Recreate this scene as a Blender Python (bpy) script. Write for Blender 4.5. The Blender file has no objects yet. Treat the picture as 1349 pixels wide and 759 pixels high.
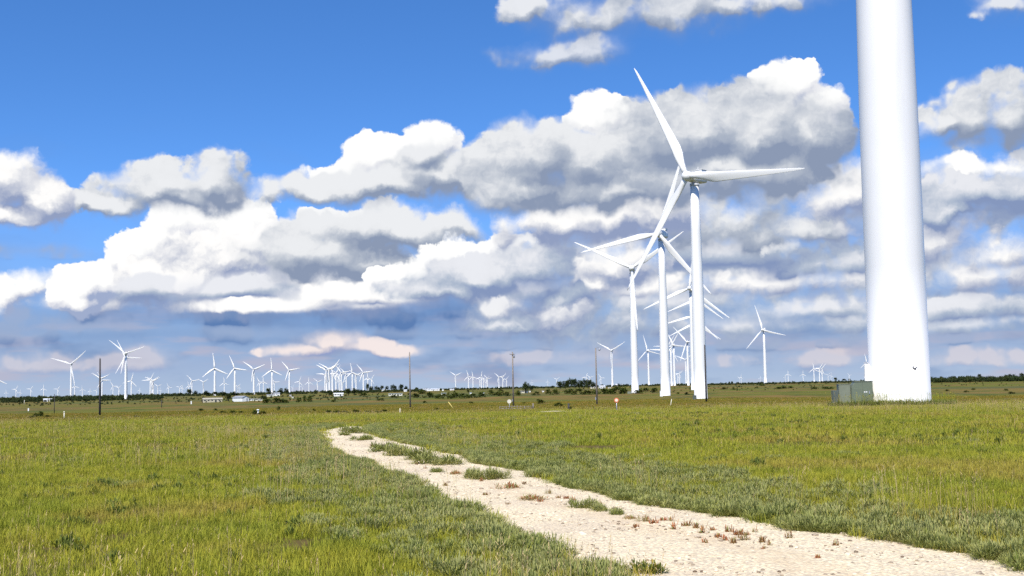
import bpy, math, random
import numpy as np
from mathutils import Vector, Matrix

scene = bpy.context.scene
COL = scene.collection
rnd = random.Random(11)
rs = np.random.RandomState(5)

# ------------------------------------------------------------------ camera
# photograph: 1349 x 759, focal length 1700 photo pixels, horizon at y=510.5 in the middle
FPX, CX, CY = 1700.0, 674.5, 379.5
PITCH, ROLL = math.atan(131 / 1700), math.radians(1.117)
EYE = Vector((0, 0, 1.7))
Fv = Vector((0, math.cos(PITCH), math.sin(PITCH)))
Up0 = Vector((0, -math.sin(PITCH), math.cos(PITCH)))
Hx = Vector((1, 0, 0))
Rv = Hx * math.cos(ROLL) - Up0 * math.sin(ROLL)
Uv = Hx * math.sin(ROLL) + Up0 * math.cos(ROLL)
cd = bpy.data.cameras.new('camera'); cam = bpy.data.objects.new('camera', cd); COL.objects.link(cam)
cam.matrix_world = Matrix(((Rv.x, Uv.x, -Fv.x, EYE.x), (Rv.y, Uv.y, -Fv.y, EYE.y), (Rv.z, Uv.z, -Fv.z, EYE.z), (0, 0, 0, 1)))
cd.sensor_width = 36; cd.lens = 36 * FPX / 1349; cd.clip_start = 0.1; cd.clip_end = 90000
scene.camera = cam

def ray(px, py):
    return (Fv + Rv * ((px - CX) / FPX) - Uv * ((py - CY) / FPX)).normalized()
def azel(px, py):
    d = ray(px, py)
    return math.degrees(math.atan2(d.x, d.y)), math.degrees(math.asin(d.z))

# ------------------------------------------------------------------ terrain height
PD = [0, 80, 110, 170, 250, 400, 600, 900, 1500, 3000, 9000, 60000]
PZ = [0, 0, -.35, -1.2, -1.95, -3.4, -3.3, -2.9, -1.6, -.9, -.6, -.6]
def H(x, y):
    x = np.asarray(x, float); y = np.asarray(y, float)
    d = np.hypot(x, y)
    z = np.interp(d, PD, PZ)
    az = np.degrees(np.arctan2(x, y))
    left = np.clip((-3 - az) / 12, 0, 1); left = left * left * (3 - 2 * left)
    right = np.clip((az - 6) / 12, 0, 1)
    far = np.clip((d - 500) / 1200, 0, 1)
    z = z - 4.2 * left * far + 2.2 * right * far
    mid = np.clip((d - 95) / 200, 0, 1)
    z = z + mid * 0.35 * (np.sin(x * .021 + 1.3) * np.cos(y * .017) + .6 * np.sin(x * .053 + y * .041))
    return z
def Hf(x, y):
    """the same height for one point, in plain floats (much quicker than numpy for single calls)"""
    d = math.hypot(x, y); z = PZ[-1]
    for k in range(1, len(PD)):
        if d < PD[k]: z = PZ[k-1] + (PZ[k] - PZ[k-1]) * (d - PD[k-1]) / (PD[k] - PD[k-1]); break
    az = math.degrees(math.atan2(x, y)); l = min(1, max(0, (-3 - az) / 12)); l = l * l * (3 - 2 * l); r = min(1, max(0, (az - 6) / 12))
    far = min(1, max(0, (d - 500) / 1200)); mid = min(1, max(0, (d - 95) / 200))
    return z - 4.2 * l * far + 2.2 * r * far + mid * 0.35 * (math.sin(x * .021 + 1.3) * math.cos(y * .017) + .6 * math.sin(x * .053 + y * .041))
def ground_at(px, py, lift=0.0):
    """where the line of sight through a photo pixel meets the terrain"""
    d = ray(px, py); t = 4.0
    while t < 30000:
        p = EYE + d * t
        if p.z < Hf(p.x, p.y) + lift: break
        t *= 1.015
    lo, hi = t / 1.015, t
    for _ in range(18):
        m = (lo + hi) / 2; p = EYE + d * m
        if p.z < Hf(p.x, p.y) + lift: hi = m
        else: lo = m
    p = EYE + d * hi
    return Vector((p.x, p.y, Hf(p.x, p.y)))
def on_bearing(px, py, dist):
    d = ray(px, py); k = dist / math.hypot(d.x, d.y)
    return Vector((d.x * k, d.y * k, Hf(d.x * k, d.y * k)))

# ------------------------------------------------------------------ scene object helpers
def tag(o, label=None, cat=None, group=None, kind=None):
    if label: o['label'] = label
    if cat: o['category'] = cat
    if group: o['group'] = group
    if kind: o['kind'] = kind
    return o
def empty(name, loc, rz=0, scale=1):
    o = bpy.data.objects.new(name, None); COL.objects.link(o)
    o.empty_display_size = .3
    o.location = loc; o.rotation_euler = (0, 0, rz); o.scale = (scale,) * 3
    return o
def mesh_np(name, V, F, mat=None, smooth=False):
    me = bpy.data.meshes.new(name)
    me.from_pydata([tuple(map(float, v)) for v in V], [], [tuple(int(i) for i in f) for f in F])
    if mat: me.materials.append(mat)
    if smooth: me.polygons.foreach_set('use_smooth', [True] * len(me.polygons))
    me.update(); return me
class MB:
    """collects shapes for ONE mesh object"""
    def __init__(s): s.V = []; s.F = []; s.S = []
    def add(s, V, F, smooth=False):
        n = len(s.V); s.V += [tuple(v) for v in V]; s.F += [tuple(i + n for i in f) for f in F]; s.S += [smooth] * len(F); return s
    def box(s, x0, x1, y0, y1, z0, z1, M=None):
        V = [Vector(v) for v in ((x0,y0,z0),(x1,y0,z0),(x1,y1,z0),(x0,y1,z0),(x0,y0,z1),(x1,y0,z1),(x1,y1,z1),(x0,y1,z1))]
        if M is not None: V = [M @ v for v in V]
        return s.add(V, [(0,3,2,1),(4,5,6,7),(0,1,5,4),(1,2,6,5),(2,3,7,6),(3,0,4,7)])
    def rings(s, rings, cap=True, smooth=True):
        """rings: list of lists of points, equal length"""
        n = len(rings[0]); V = [p for r in rings for p in r]; F = []
        for k in range(len(rings) - 1):
            for i in range(n):
                j = (i + 1) % n
                F.append((k*n+i, k*n+j, (k+1)*n+j, (k+1)*n+i))
        if cap: F.append(tuple(range(n))[::-1]); F.append(tuple((len(rings)-1)*n + i for i in range(n)))
        return s.add(V, F, smooth)
    def tube(s, p0, p1, r0, r1=None, n=10, smooth=True):
        r1 = r0 if r1 is None else r1
        p0 = Vector(p0); p1 = Vector(p1); d = (p1 - p0).normalized()
        a = d.orthogonal().normalized(); b = d.cross(a)
        R = [[p + (a * math.cos(t) + b * math.sin(t)) * r for t in [2*math.pi*i/n for i in range(n)]] for p, r in ((p0, r0), (p1, r1))]
        return s.rings(R, True, smooth)
    def lathe(s, prof, n=24, smooth=True):
        R = [[Vector((math.cos(2*math.pi*i/n) * r, math.sin(2*math.pi*i/n) * r, z)) for i in range(n)] for r, z in prof]
        return s.rings(R, True, smooth)
    def build(s, name, mat, parent=None, loc=None, bevel=0):
        me = bpy.data.meshes.new(name); me.from_pydata([tuple(v) for v in s.V], [], s.F); me.materials.append(mat)
        me.polygons.foreach_set('use_smooth', s.S); me.update()
        o = bpy.data.objects.new(name, me); COL.objects.link(o)
        if parent: o.parent = parent
        if loc is not None: o.location = loc
        if bevel:
            m = o.modifiers.new('bevel', 'BEVEL'); m.width = bevel; m.segments = 2; m.limit_method = 'ANGLE'
        return o
KIDS = {}
def copy_tree(o, parent=None):
    c = o.copy(); COL.objects.link(c); c.parent = parent
    for ch in [k for k in bpy.data.objects if k.parent == o]: copy_tree(ch, c)
    return c
scene.cycles.use_denoising = False
# ------------------------------------------------------------------ sky, clouds and sun
SUN_EL, SUN_AZ = 50.0, 197.0          # degrees; azimuth clockwise from +Y (the viewing direction): behind the camera, a little left
EXPO = 0.35
world = bpy.data.worlds.new('World'); scene.world = world; world.use_nodes = True
nt = world.node_tree; nt.nodes.clear()
class E:
    """tiny expression wrapper over shader math nodes"""
    def __init__(s, sock): s.s = sock
    def _b(s, op, o, *r): return mth(op, s, o, *r)
    def __add__(s, o): return mth('ADD', s, o)
    __radd__ = __add__
    def __sub__(s, o): return mth('SUBTRACT', s, o)
    def __rsub__(s, o): return mth('SUBTRACT', o, s)
    def __mul__(s, o): return mth('MULTIPLY', s, o)
    __rmul__ = __mul__
NT = nt
def _set(inp, v):
    if isinstance(v, E): NT.links.new(v.s, inp)
    else: inp.default_value = v
def mth(op, *a, clamp=False):
    n = NT.nodes.new('ShaderNodeMath'); n.operation = op; n.use_clamp = clamp
    for i, v in enumerate(a): _set(n.inputs[i], v)
    return E(n.outputs[0])
def vmth(op, *a, out=0):
    n = NT.nodes.new('ShaderNodeVectorMath'); n.operation = op
    for i, v in enumerate(a): _set(n.inputs[i], v)
    return E(n.outputs[out])
def comb(x, y, z=0.0):
    n = NT.nodes.new('ShaderNodeCombineXYZ')
    for i, v in enumerate((x, y, z)): _set(n.inputs[i], v)
    return E(n.outputs[0])
def sep(v):
    n = NT.nodes.new('ShaderNodeSeparateXYZ'); _set(n.inputs[0], v); return [E(o) for o in n.outputs]
def noise(vec, scale, detail=5, rough=.5, lac=2.0, dist=0, color=False, dim='3D'):
    n = NT.nodes.new('ShaderNodeTexNoise'); n.noise_dimensions = dim; _set(n.inputs['Vector'], vec)
    n.inputs['Scale'].default_value = scale; n.inputs['Detail'].default_value = detail; n.inputs['Roughness'].default_value = rough
    n.inputs['Lacunarity'].default_value = lac; n.inputs['Distortion'].default_value = dist
    return E(n.outputs[1 if color else 0])
def voro(vec, scale, detail=2, rough=.5, smooth=.6):
    n = NT.nodes.new('ShaderNodeTexVoronoi'); n.voronoi_dimensions = '2D'; n.feature = 'SMOOTH_F1'; _set(n.inputs['Vector'], vec)
    n.inputs['Scale'].default_value = scale; n.inputs['Detail'].default_value = detail; n.inputs['Roughness'].default_value = rough
    n.inputs['Smoothness'].default_value = smooth; n.normalize = True
    return E(n.outputs['Distance'])
def sstep(x, a, b, lo=0.0, hi=1.0):
    n = NT.nodes.new('ShaderNodeMapRange'); n.interpolation_type = 'SMOOTHSTEP'
    _set(n.inputs['Value'], x)
    for k, v in (('From Min', a), ('From Max', b), ('To Min', lo), ('To Max', hi)): n.inputs[k].default_value = v
    return E(n.outputs[0])
def mixc(f, a, b):
    n = NT.nodes.new('ShaderNodeMix'); n.data_type = 'RGBA'
    _set(n.inputs[0], f); _set(n.inputs[6], a); _set(n.inputs[7], b)
    return E(n.outputs[2])
def ramp(f, stops, interp='LINEAR'):
    n = NT.nodes.new('ShaderNodeValToRGB'); n.color_ramp.interpolation = interp
    el = n.color_ramp.elements
    while len(el) < len(stops): el.new(.5)
    for e_, (p, c) in zip(el, stops): e_.position = p; e_.color = c
    _set(n.inputs[0], f); return E(n.outputs[0])
def srgb(r, g, b):
    f = lambda c: ((c / 255 + .055) / 1.055) ** 2.4 if c > 10 else c / 255 / 12.92
    return (f(r), f(g), f(b), 1)
STR = 0.10
def skyc(r, g, b, k=1.0):
    c = srgb(r, g, b); m = k / STR / (2 ** EXPO)
    return (c[0] * m, c[1] * m, c[2] * m, 1)


def new_group(name, ins, outs):
    g = bpy.data.node_groups.new(name, 'ShaderNodeTree')
    for n, t in ins: g.interface.new_socket(n, in_out='INPUT', socket_type=t)
    for n, t in outs: g.interface.new_socket(n, in_out='OUTPUT', socket_type=t)
    gi = g.nodes.new('NodeGroupInput'); go = g.nodes.new('NodeGroupOutput')
    return g, [E(o) for o in gi.outputs[:len(ins)]], go

def use_group(g, *a):
    n = NT.nodes.new('ShaderNodeGroup'); n.node_tree = g
    for i, v in enumerate(a): _set(n.inputs[i], v)
    return [E(o) for o in n.outputs]

tc = NT.nodes.new('ShaderNodeTexCoord')
D = vmth('NORMALIZE', E(tc.outputs['Generated']))
dx, dy, dz = sep(D)
az = mth('MULTIPLY', mth('ARCTAN2', dx, dy), 57.29578)
el = mth('MULTIPLY', mth('ARCSINE', dz), 57.29578)
P = comb(az, el)
# clear sky: Nishita, looked up a little higher than the true elevation for the deep, dry-air blue
sky = NT.nodes.new('ShaderNodeTexSky'); sky.sky_type = 'NISHITA'; sky.sun_disc = False
sky.sun_elevation = math.radians(SUN_EL); sky.sun_rotation = math.radians(SUN_AZ)
sky.altitude = 700; sky.air_density = 1.0; sky.dust_density = 0.3; sky.ozone_density = 3.0
zlift = mth('ADD', mth('MULTIPLY', dz, 1.6), 0.05)
_set(sky.inputs[0], vmth('NORMALIZE', comb(dx, dy, mth('MAXIMUM', zlift, 0.02))))
hs = NT.nodes.new('ShaderNodeHueSaturation'); hs.inputs['Saturation'].default_value = 1.22; hs.inputs['Value'].default_value = 1.35
NT.links.new(sky.outputs[0], hs.inputs['Color'])
CLEAR = vmth('MULTIPLY', E(hs.outputs[0]), (0.92, 1.03, 1.22))
CLEAR = mixc(sstep(el, -1.5, -.3, 1.0, 0.0), CLEAR, skyc(120, 122, 80))

# shared noise fields (cloud detail in degrees of azimuth and elevation)
w1 = noise(P, 0.35, 2, .5, color=True, dim='2D')
w2 = noise(P, 1.3, 4, .55, color=True, dim='2D')
w2c = vmth('SUBTRACT', w2, (.5, .5, .5))
Pw = vmth('MULTIPLY_ADD', vmth('SUBTRACT', w1, (.5, .5, .5)), (2.2, 1.5, 0), P)
Pw = vmth('MULTIPLY_ADD', w2c, (.8, .6, 0), Pw)
Pcalm = vmth('MULTIPLY_ADD', w2c, (.55, .22, 0), vmth('MULTIPLY_ADD', vmth('SUBTRACT', w1, (.5, .5, .5)), (1.6, .35, 0), P))   # flat-based low banks
LS = (-0.20, 0.42, 0)                  # towards the light, in the plane of the sky
def billow(p):
    v = voro(p, 0.50, 2.6, .55, .5)
    f = noise(p, 0.7, 7, .54, dim='2D')
    return (0.45 - v) * 1.05 + (f - 0.5) * 1.15
Pb = vmth('MULTIPLY_ADD', w2c, (.8, .8, 0), P)
B0 = billow(Pb); B1 = billow(vmth('ADD', Pb, LS))
dB = B0 - B1
fn = noise(Pb, 2.4, 8, .60, dim='2D'); fn1 = noise(vmth('ADD', Pb, (-.06, .13, 0)), 2.4, 6, .60, dim='2D')
dB = dB + (fn - fn1) * .6
B0 = B0 + (fn - .5) * .55
soft = noise(vmth('MULTIPLY', P, (.5, 1, 1)), .5, 4, .55, dim='2D') - .5
ewn = sstep(noise(vmth('ADD', P, (31, 7, 0)), .45, 3, .55, dim='2D'), .36, .64, .45, 2.6)

# low haze band: lavender blue towards the horizon, with long faint streaks and warm patches
st = noise(vmth('MULTIPLY', P, (.16, .9, 1)), 1.0, 6, .55, dim='2D')
st2 = noise(vmth('MULTIPLY', P, (.22, .6, 1)), .9, 4, .5, dim='2D')
hz = sstep(el + soft * 2.0, 1.2, 9.5, 1.0, 0.0)
hazecol = ramp(mth('MULTIPLY', el, .1), [(0.0, skyc(172, 188, 214)), (.12, skyc(158, 176, 208)), (.30, skyc(132, 158, 198)), (1, skyc(120, 155, 218))])
BACK = mixc(hz * .95, CLEAR, hazecol)
BACK = mixc(sstep(st, .50, .68) * sstep(el, 1.0, 6.5, .62, 0.0), BACK, skyc(192, 186, 202))
BACK = mixc(sstep(st2, .50, .70) * sstep(el, 1.5, 6.0, .55, 0.1) * sstep(el, 8, 13, 1, 0), BACK, skyc(116, 144, 188))

def cloud_group(idx, ells, edge=.22, rough=.55, bias=.5, form=1.2, det=.42, lit=(255, 254, 252), mid=(204, 204, 216), dark=(150, 158, 186), op=1.0, sfk=.95, calm=False):
    global NT
    g, (C, p, b0, db, sf, ew), go = new_group('cloud', [('C', 'NodeSocketColor'), ('P', 'NodeSocketVector'), ('B', 'NodeSocketFloat'), ('dB', 'NodeSocketFloat'), ('S', 'NodeSocketFloat'), ('W', 'NodeSocketFloat')], [('C', 'NodeSocketColor')])
    keep, NT = NT, g
    def field(p):
        d = None
        for (cx, cy, rx, ry) in ells:
            a, e = azel(cx, cy); sx, sy = 29.67 / rx, 29.67 / ry
            q = vmth('LENGTH', vmth('MULTIPLY_ADD', p, (sx, sy, 0), (-a * sx, -e * sy, 0)), out=1)
            d = q if d is None else mth('SMOOTH_MIN', d, q, .25)
        return mth('MAXIMUM', 1.2 - d, -1.0)
    F0 = field(p); F1 = field(vmth('ADD', p, (LS[0] * 1.6, LS[1] * 1.6, 0)))
    slope = F0 - F1
    dens = mth('MULTIPLY_ADD', b0, rough, F0)
    w = (ew + mth('MAXIMUM', mth('MULTIPLY', slope, -2.5), 0.0)) * edge
    a0 = mth('DIVIDE', dens - .04, w, clamp=True)
    alpha = a0 * a0 * (3.0 - 2.0 * a0)
    t = slope * form + db * det + bias + sf * sfk - mth('MULTIPLY', a0, .06)
    col = ramp(t, [(0.0, skyc(*dark)), (.40, skyc(*mid)), (.82, skyc(*lit)), (1, skyc(*lit, 1.03))], 'LINEAR')
    out = mixc(alpha * op, C, col)
    NT.links.new(out.s, go.inputs[0])
    NT = keep
    xs = [c for e_ in ells for c in (e_[0] - e_[2] * 1.3, e_[0] + e_[2] * 1.3)]; ys = [c for e_ in ells for c in (e_[1] - e_[3] * 1.3, e_[1] + e_[3] * 1.3)]
    A = [azel(x, y) for x in (min(xs), max(xs)) for y in (min(ys), max(ys))]
    box = (min(a for a, e in A) - 1.1, max(a for a, e in A) + 1.1, min(e for a, e in A) - .8, max(e for a, e in A) + .8)
    return g, box, calm
G1 = dict(lit=(234, 236, 239), mid=(178, 187, 202), dark=(140, 154, 180), det=.34)
G2 = dict(lit=(232, 234, 240), mid=(174, 187, 207), dark=(134, 152, 190), det=.34)
Wh = dict(lit=(255, 255, 254), mid=(222, 224, 233), dark=(160, 174, 206), det=.62)
WG = dict(lit=(254, 253, 252), mid=(200, 205, 219), dark=(146, 160, 194))
BL = dict(lit=(156, 174, 206), mid=(124, 150, 192), dark=(94, 128, 180), det=.15, sfk=.3, calm=True)
WM = dict(lit=(232, 220, 220), mid=(196, 194, 210), dark=(146, 160, 202), det=.5, calm=True)
CLOUDS = [
  # long low banks near the horizon
  ([(190,475,60,20),(60,478,70,16)], dict(WM, edge=.9, rough=.5, bias=.35, op=.5)),
  ([(760,470,110,16),(900,478,80,12)], dict(WM, edge=.9, rough=.5, bias=.30, op=.45)),
  ([(1090,470,70,16),(1290,472,80,14)], dict(WM, edge=.9, rough=.5, bias=.38, op=.55)),
  ([(1000,450,160,14),(1240,445,140,12),(700,450,160,12)], dict(BL, edge=.8, rough=.5, bias=.45, op=.7)),
  ([(120,432,220,26),(30,440,140,30),(380,438,220,22),(620,436,180,18)], dict(BL, edge=.9, rough=.25, bias=.30, op=.75)),
  ([(438,448,40,15),(475,456,46,12),(395,461,56,9),(520,463,50,9)], dict(WM, edge=.5, rough=.26, bias=.40, form=1.2, lit=(242, 230, 228))),
  ([(40,330,80,12)], dict(BL, edge=.9, rough=.4, bias=.5, op=.7)),
  ([(10,388,46,26),(45,382,38,24)], dict(Wh, edge=.5, rough=.5, bias=.48)),
  ([(500,418,230,30),(330,416,220,16),(600,408,130,34)], dict(BL, edge=.6, rough=.14, bias=.04, form=.3)),
  ([(700,420,96,30),(670,430,60,16),(745,395,90,38),(690,385,90,40)], dict(G2, edge=.5, rough=.5, bias=.30)),
  # right hand bank: broad grey body, then brighter strips on it
  ([(980,350,250,80),(1200,350,200,90),(880,400,240,70),(1180,280,200,70),(780,335,140,66),(1000,290,180,56)], dict(G2, edge=.7, rough=.30, bias=.38, form=.3)),
  ([(960,428,200,20),(1080,428,130,16),(1270,430,90,14)], dict(G2, edge=.9, rough=.45, bias=.22, form=.5, op=.8, calm=True)),
  ([(900,398,150,22),(1040,408,110,18),(1270,408,110,18)], dict(G2, edge=.7, rough=.45, bias=.28, form=.6, calm=True)),
  ([(1010,374,140,20),(850,380,110,20),(1300,366,90,26)], dict(WG, edge=.7, rough=.45, bias=.27, form=.7, calm=True)),
  ([(960,335,120,26),(1080,350,90,22),(800,365,54,32)], dict(G2, edge=.6, rough=.45, bias=.22, form=.7, calm=True)),
  ([(820,350,60,36),(790,375,40,24)], dict(WG, edge=.40, rough=.5, bias=.40)),
  ([(1120,256,70,42),(1080,300,70,20)], dict(WG, edge=.35, rough=.45, bias=.38)),
  ([(1225,315,62,42),(1310,335,90,28)], dict(WG, edge=.5, rough=.5, bias=.28, form=.8)),
  ([(940,292,120,34),(1020,305,90,28)], dict(G1, edge=.5, rough=.45, bias=.27, form=.7)),
  ([(1060,300,40,9),(1040,322,26,10)], dict(Wh, edge=.9, rough=.7, bias=.60, op=.6)),
  ([(1290,258,90,32),(1345,250,70,40),(1240,280,60,26)], dict(G2, edge=.35, rough=.5, bias=.18)),
  ([(1290,222,80,9)], dict(Wh, edge=.6, rough=.5, bias=.55)),
  # main body, left of centre
  ([(330,385,190,34),(160,385,80,32),(460,385,150,40),(560,370,120,40)], dict(G2, edge=.3, rough=.35, bias=.26, form=1.0)),
  ([(190,372,90,24),(330,400,230,12),(120,400,60,14)], dict(WG, edge=.5, rough=.35, bias=.24, form=.7, calm=True)),
  ([(250,300,56,38),(315,296,40,36),(225,320,46,30),(165,338,34,24),(125,368,40,28),(105,392,30,20)], dict(Wh, edge=.10, rough=.5, bias=.58, form=1.3)),
  ([(300,345,84,36),(345,318,44,28),(235,365,74,26),(380,345,64,36)], dict(WG, edge=.2, rough=.4, bias=.34, det=.6)),
  ([(300,380,150,20),(420,370,100,22)], dict(G2, edge=.5, rough=.32, bias=.16, calm=True)),
  ([(445,290,44,16),(420,300,26,13)], dict(Wh, edge=.09, rough=.4, bias=.80)),
  ([(500,305,120,30),(590,300,50,22),(430,335,100,40),(490,345,90,28)], dict(G1, edge=.25, rough=.45, bias=.34)),
  ([(600,338,50,22),(655,323,34,17),(540,364,50,18)], dict(Wh, edge=.10, rough=.42, bias=.62, form=1.3)),
  ([(460,388,90,17),(370,402,100,11),(515,392,56,12)], dict(WG, edge=.3, rough=.28, bias=.42, form=1.1, calm=True)),
  ([(630,368,84,36),(685,358,66,42),(590,385,80,26),(725,395,60,34)], dict(G2, edge=.4, rough=.4, bias=.22)),
  ([(655,408,50,15),(720,415,60,18)], dict(WG, edge=.9, rough=.5, bias=.28, form=.6, op=.8)),
  # upper row
  ([(215,250,88,36),(278,240,56,42),(150,268,60,18),(240,262,70,26)], dict(G1, edge=.3, rough=.24, bias=.22, form=1.5)),
  ([(10,240,52,42),(50,262,36,30),(0,280,60,18)], dict(WG, edge=.22, rough=.42, bias=.50)),
  ([(800,290,110,34),(730,298,66,30),(860,278,60,28)], dict(WG, edge=.25, rough=.42, bias=.36)),
  ([(560,190,50,36),(505,212,54,32),(455,232,50,18)], dict(Wh, edge=.10, rough=.42, bias=.56)),
  ([(590,234,90,40),(500,250,120,30),(410,252,90,22),(566,202,42,28),(660,256,110,28)], dict(G1, edge=.4, rough=.25, bias=.34, form=1.3)),
  ([(790,150,44,28),(820,168,50,26)], dict(Wh, edge=.10, rough=.4, bias=.60)),
  ([(700,210,80,54),(775,218,90,60),(860,205,90,68),(800,250,170,34),(690,240,70,40)], dict(G1, edge=.28, rough=.26, bias=.34, form=1.4)),
  ([(1042,116,36,34),(1072,148,38,34)], dict(Wh, edge=.09, rough=.35, bias=.60)),
  ([(920,178,88,56),(1000,176,92,62),(1060,182,56,52),(970,230,140,44)], dict(G1, edge=.25, rough=.26, bias=.32, form=1.4)),
  ([(1280,160,66,46),(1345,150,60,50),(1235,165,40,26)], dict(G1, edge=.5, rough=.28, bias=.26, form=1.2)),
  ([(738,76,84,24),(785,72,52,26)], dict(G1, edge=.9, rough=.22, bias=.16, form=.8, op=.85)),
  ([(790,26,104,32),(880,17,120,32),(980,5,120,22),(710,12,60,20)], dict(G1, edge=.7, rough=.24, bias=.24, form=.9, op=.95)),
  ([(1330,4,60,24),(1290,14,30,14)], dict(G1, edge=.8, rough=.4, bias=.40, op=.9)),
]
GROUPS = [cloud_group(i, ells, **kw) for i, (ells, kw) in enumerate(CLOUDS)]
def background(C):
    bg = NT.nodes.new('ShaderNodeBackground'); _set(bg.inputs[0], C); bg.inputs[1].default_value = STR
    return E(bg.outputs[0])
def mix_shader(f, a, b):
    n = NT.nodes.new('ShaderNodeMixShader'); _set(n.inputs[0], f); _set(n.inputs[1], a); _set(n.inputs[2], b); return E(n.outputs[0])
NTILE = [0]
def tile(a0, a1, e0, e1):
    """one region of the sky with only the clouds that reach it; regions join without a seam"""
    NTILE[0] += 1; k = NTILE[0] * 1e-5
    p = vmth('ADD', Pw, (k, 0, 0)); pc = vmth('ADD', Pcalm, (k, 0, 0)); C = BACK
    for g, (ga0, ga1, ge0, ge1), calm in GROUPS:
        if ga1 > a0 and ga0 < a1 and ge1 > e0 and ge0 < e1:
            C, = use_group(g, C, pc if calm else p, B0, dB, soft, ewn)
    return background(C)
def split(edges_a, edges_e):
    na, ne = len(edges_a) - 1, len(edges_e) - 1
    if na == 1 and ne == 1: return tile(edges_a[0], edges_a[1], edges_e[0], edges_e[1])
    if na >= ne:
        m = na // 2; v = edges_a[m]
        return mix_shader(mth('GREATER_THAN', az, v), split(edges_a[:m+1], edges_e), split(edges_a[m:], edges_e))
    m = ne // 2; v = edges_e[m]
    return mix_shader(mth('GREATER_THAN', el, v), split(edges_a, edges_e[:m+1]), split(edges_a, edges_e[m:]))
front = split([-32, -18, -14, -10, -6, -3, 0, 3, 6, 9, 12, 16, 32], [-1, 2.2, 4, 6, 8.2, 11, 24])
inview = mth('LESS_THAN', mth('ABSOLUTE', az), 32) * mth('GREATER_THAN', el, -1.0) * mth('LESS_THAN', el, 24)
wo = NT.nodes.new('ShaderNodeOutputWorld'); NT.links.new(mix_shader(inview, background(CLEAR), front).s, wo.inputs[0])
world.cycles.sampling_method = 'MANUAL'; world.cycles.sample_map_resolution = 512

sl = bpy.data.lights.new('sun', 'SUN'); sl.energy = 4.8; sl.angle = math.radians(.53); sl.color = (1, .94, .84)
so = bpy.data.objects.new('sun', sl); COL.objects.link(so)
ea, aa = math.radians(SUN_EL), math.radians(SUN_AZ)
sdir = Vector((math.sin(aa) * math.cos(ea), math.cos(aa) * math.cos(ea), math.sin(ea)))
so.rotation_euler = sdir.to_track_quat('Z', 'Y').to_euler(); so.location = sdir * 100
scene.view_settings.view_transform = 'Standard'; scene.view_settings.look = 'None'
scene.view_settings.exposure = EXPO; scene.view_settings.gamma = 1
scene.cycles.max_bounces = 5; scene.cycles.diffuse_bounces = 3; scene.cycles.transparent_max_bounces = 8
# ------------------------------------------------------------------ materials
def new_mat(name):
    global NT
    m = bpy.data.materials.new(name); m.use_nodes = True; NT = m.node_tree; NT.nodes.clear()
    b = NT.nodes.new('ShaderNodeBsdfPrincipled'); o = NT.nodes.new('ShaderNodeOutputMaterial')
    NT.links.new(b.outputs[0], o.inputs[0]); return m, b, o
def objpos():
    n = NT.nodes.new('ShaderNodeTexCoord'); return E(n.outputs['Object'])
def worldpos():
    n = NT.nodes.new('ShaderNodeNewGeometry'); return E(n.outputs['Position'])
def obj_random():
    n = NT.nodes.new('ShaderNodeObjectInfo'); return E(n.outputs['Random'])
def attr(name):
    n = NT.nodes.new('ShaderNodeAttribute'); n.attribute_name = name; return E(n.outputs['Fac'])
def bump(height, strength, dist):
    n = NT.nodes.new('ShaderNodeBump'); n.inputs['Strength'].default_value = strength; n.inputs['Distance'].default_value = dist
    _set(n.inputs['Height'], height); return E(n.outputs[0])
def simple(name, col, rough=.6, var=.12, scale=3, metal=0, dirt=None):
    m, b, o = new_mat(name)
    p = objpos(); n = noise(p, scale, 5, .6)
    c1 = tuple(c * (1 - var) for c in col) + (1,); c2 = tuple(min(1, c * (1 + var)) for c in col) + (1,)
    c = mixc(sstep(n, .3, .7), c1, c2)
    if dirt: c = mixc(sstep(noise(vmth('MULTIPLY', p, (1, 1, .25)), scale * .7, 6, .6), .55, .8, 0, .5), c, tuple(dirt) + (1,))
    _set(b.inputs['Base Color'], c); b.inputs['Roughness'].default_value = rough; b.inputs['Metallic'].default_value = metal
    return m

M = {}
# white turbine paint: faint weather streaks and soft patches
m, b, o = new_mat('turbine_paint'); p = objpos()
n = noise(vmth('MULTIPLY', p, (1, 1, .08)), .8, 6, .6); n2 = noise(p, .25, 4, .5)
c = mixc(sstep(n, .52, .8, 0, .35), (.74, .73, .705, 1), (.56, .55, .52, 1)); c = mixc(sstep(n2, .45, .75, 0, .3), c, (.66, .66, .65, 1))
_set(b.inputs['Base Color'], c); b.inputs['Roughness'].default_value = .38; M['paint'] = m
M['paint_grey'] = simple('weathered_paint', (.42, .43, .44), .5, .1, 1.5)
M['galv'] = simple('galvanised_steel', (.38, .39, .41), .45, .15, 6, .6)
M['wood'] = simple('weathered_pole_wood', (.20, .17, .14), .85, .3, 5, dirt=(.09, .07, .055))
M['wood_dark'] = simple('dark_pole_wood', (.045, .040, .040), .85, .3, 5)
M['insul'] = simple('insulator_glaze', (.30, .31, .33), .3, .05, 5)
M['cab'] = simple('transformer_green_paint', (.125, .15, .10), .5, .08, 2, dirt=(.15, .14, .09))
M['cab_tan'] = simple('transformer_faded_paint', (.165, .18, .125), .55, .1, 2, dirt=(.17, .15, .10))
M['fin'] = simple('radiator_fin_paint', (.075, .09, .075), .5, .15, 4)
M['white'] = simple('white_siding', (.72, .72, .70), .6, .05, 1.0, dirt=(.5, .48, .42))
M['cream'] = simple('cream_siding', (.60, .57, .46), .6, .08, 1.0)
M['tan'] = simple('tan_sheet_metal', (.42, .38, .28), .55, .08, .6)
M['roof_grey'] = simple('grey_roof_sheet', (.30, .31, .32), .5, .1, 1.0)
M['roof_white'] = simple('white_roof_sheet', (.70, .71, .72), .45, .05, 1.0)
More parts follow.
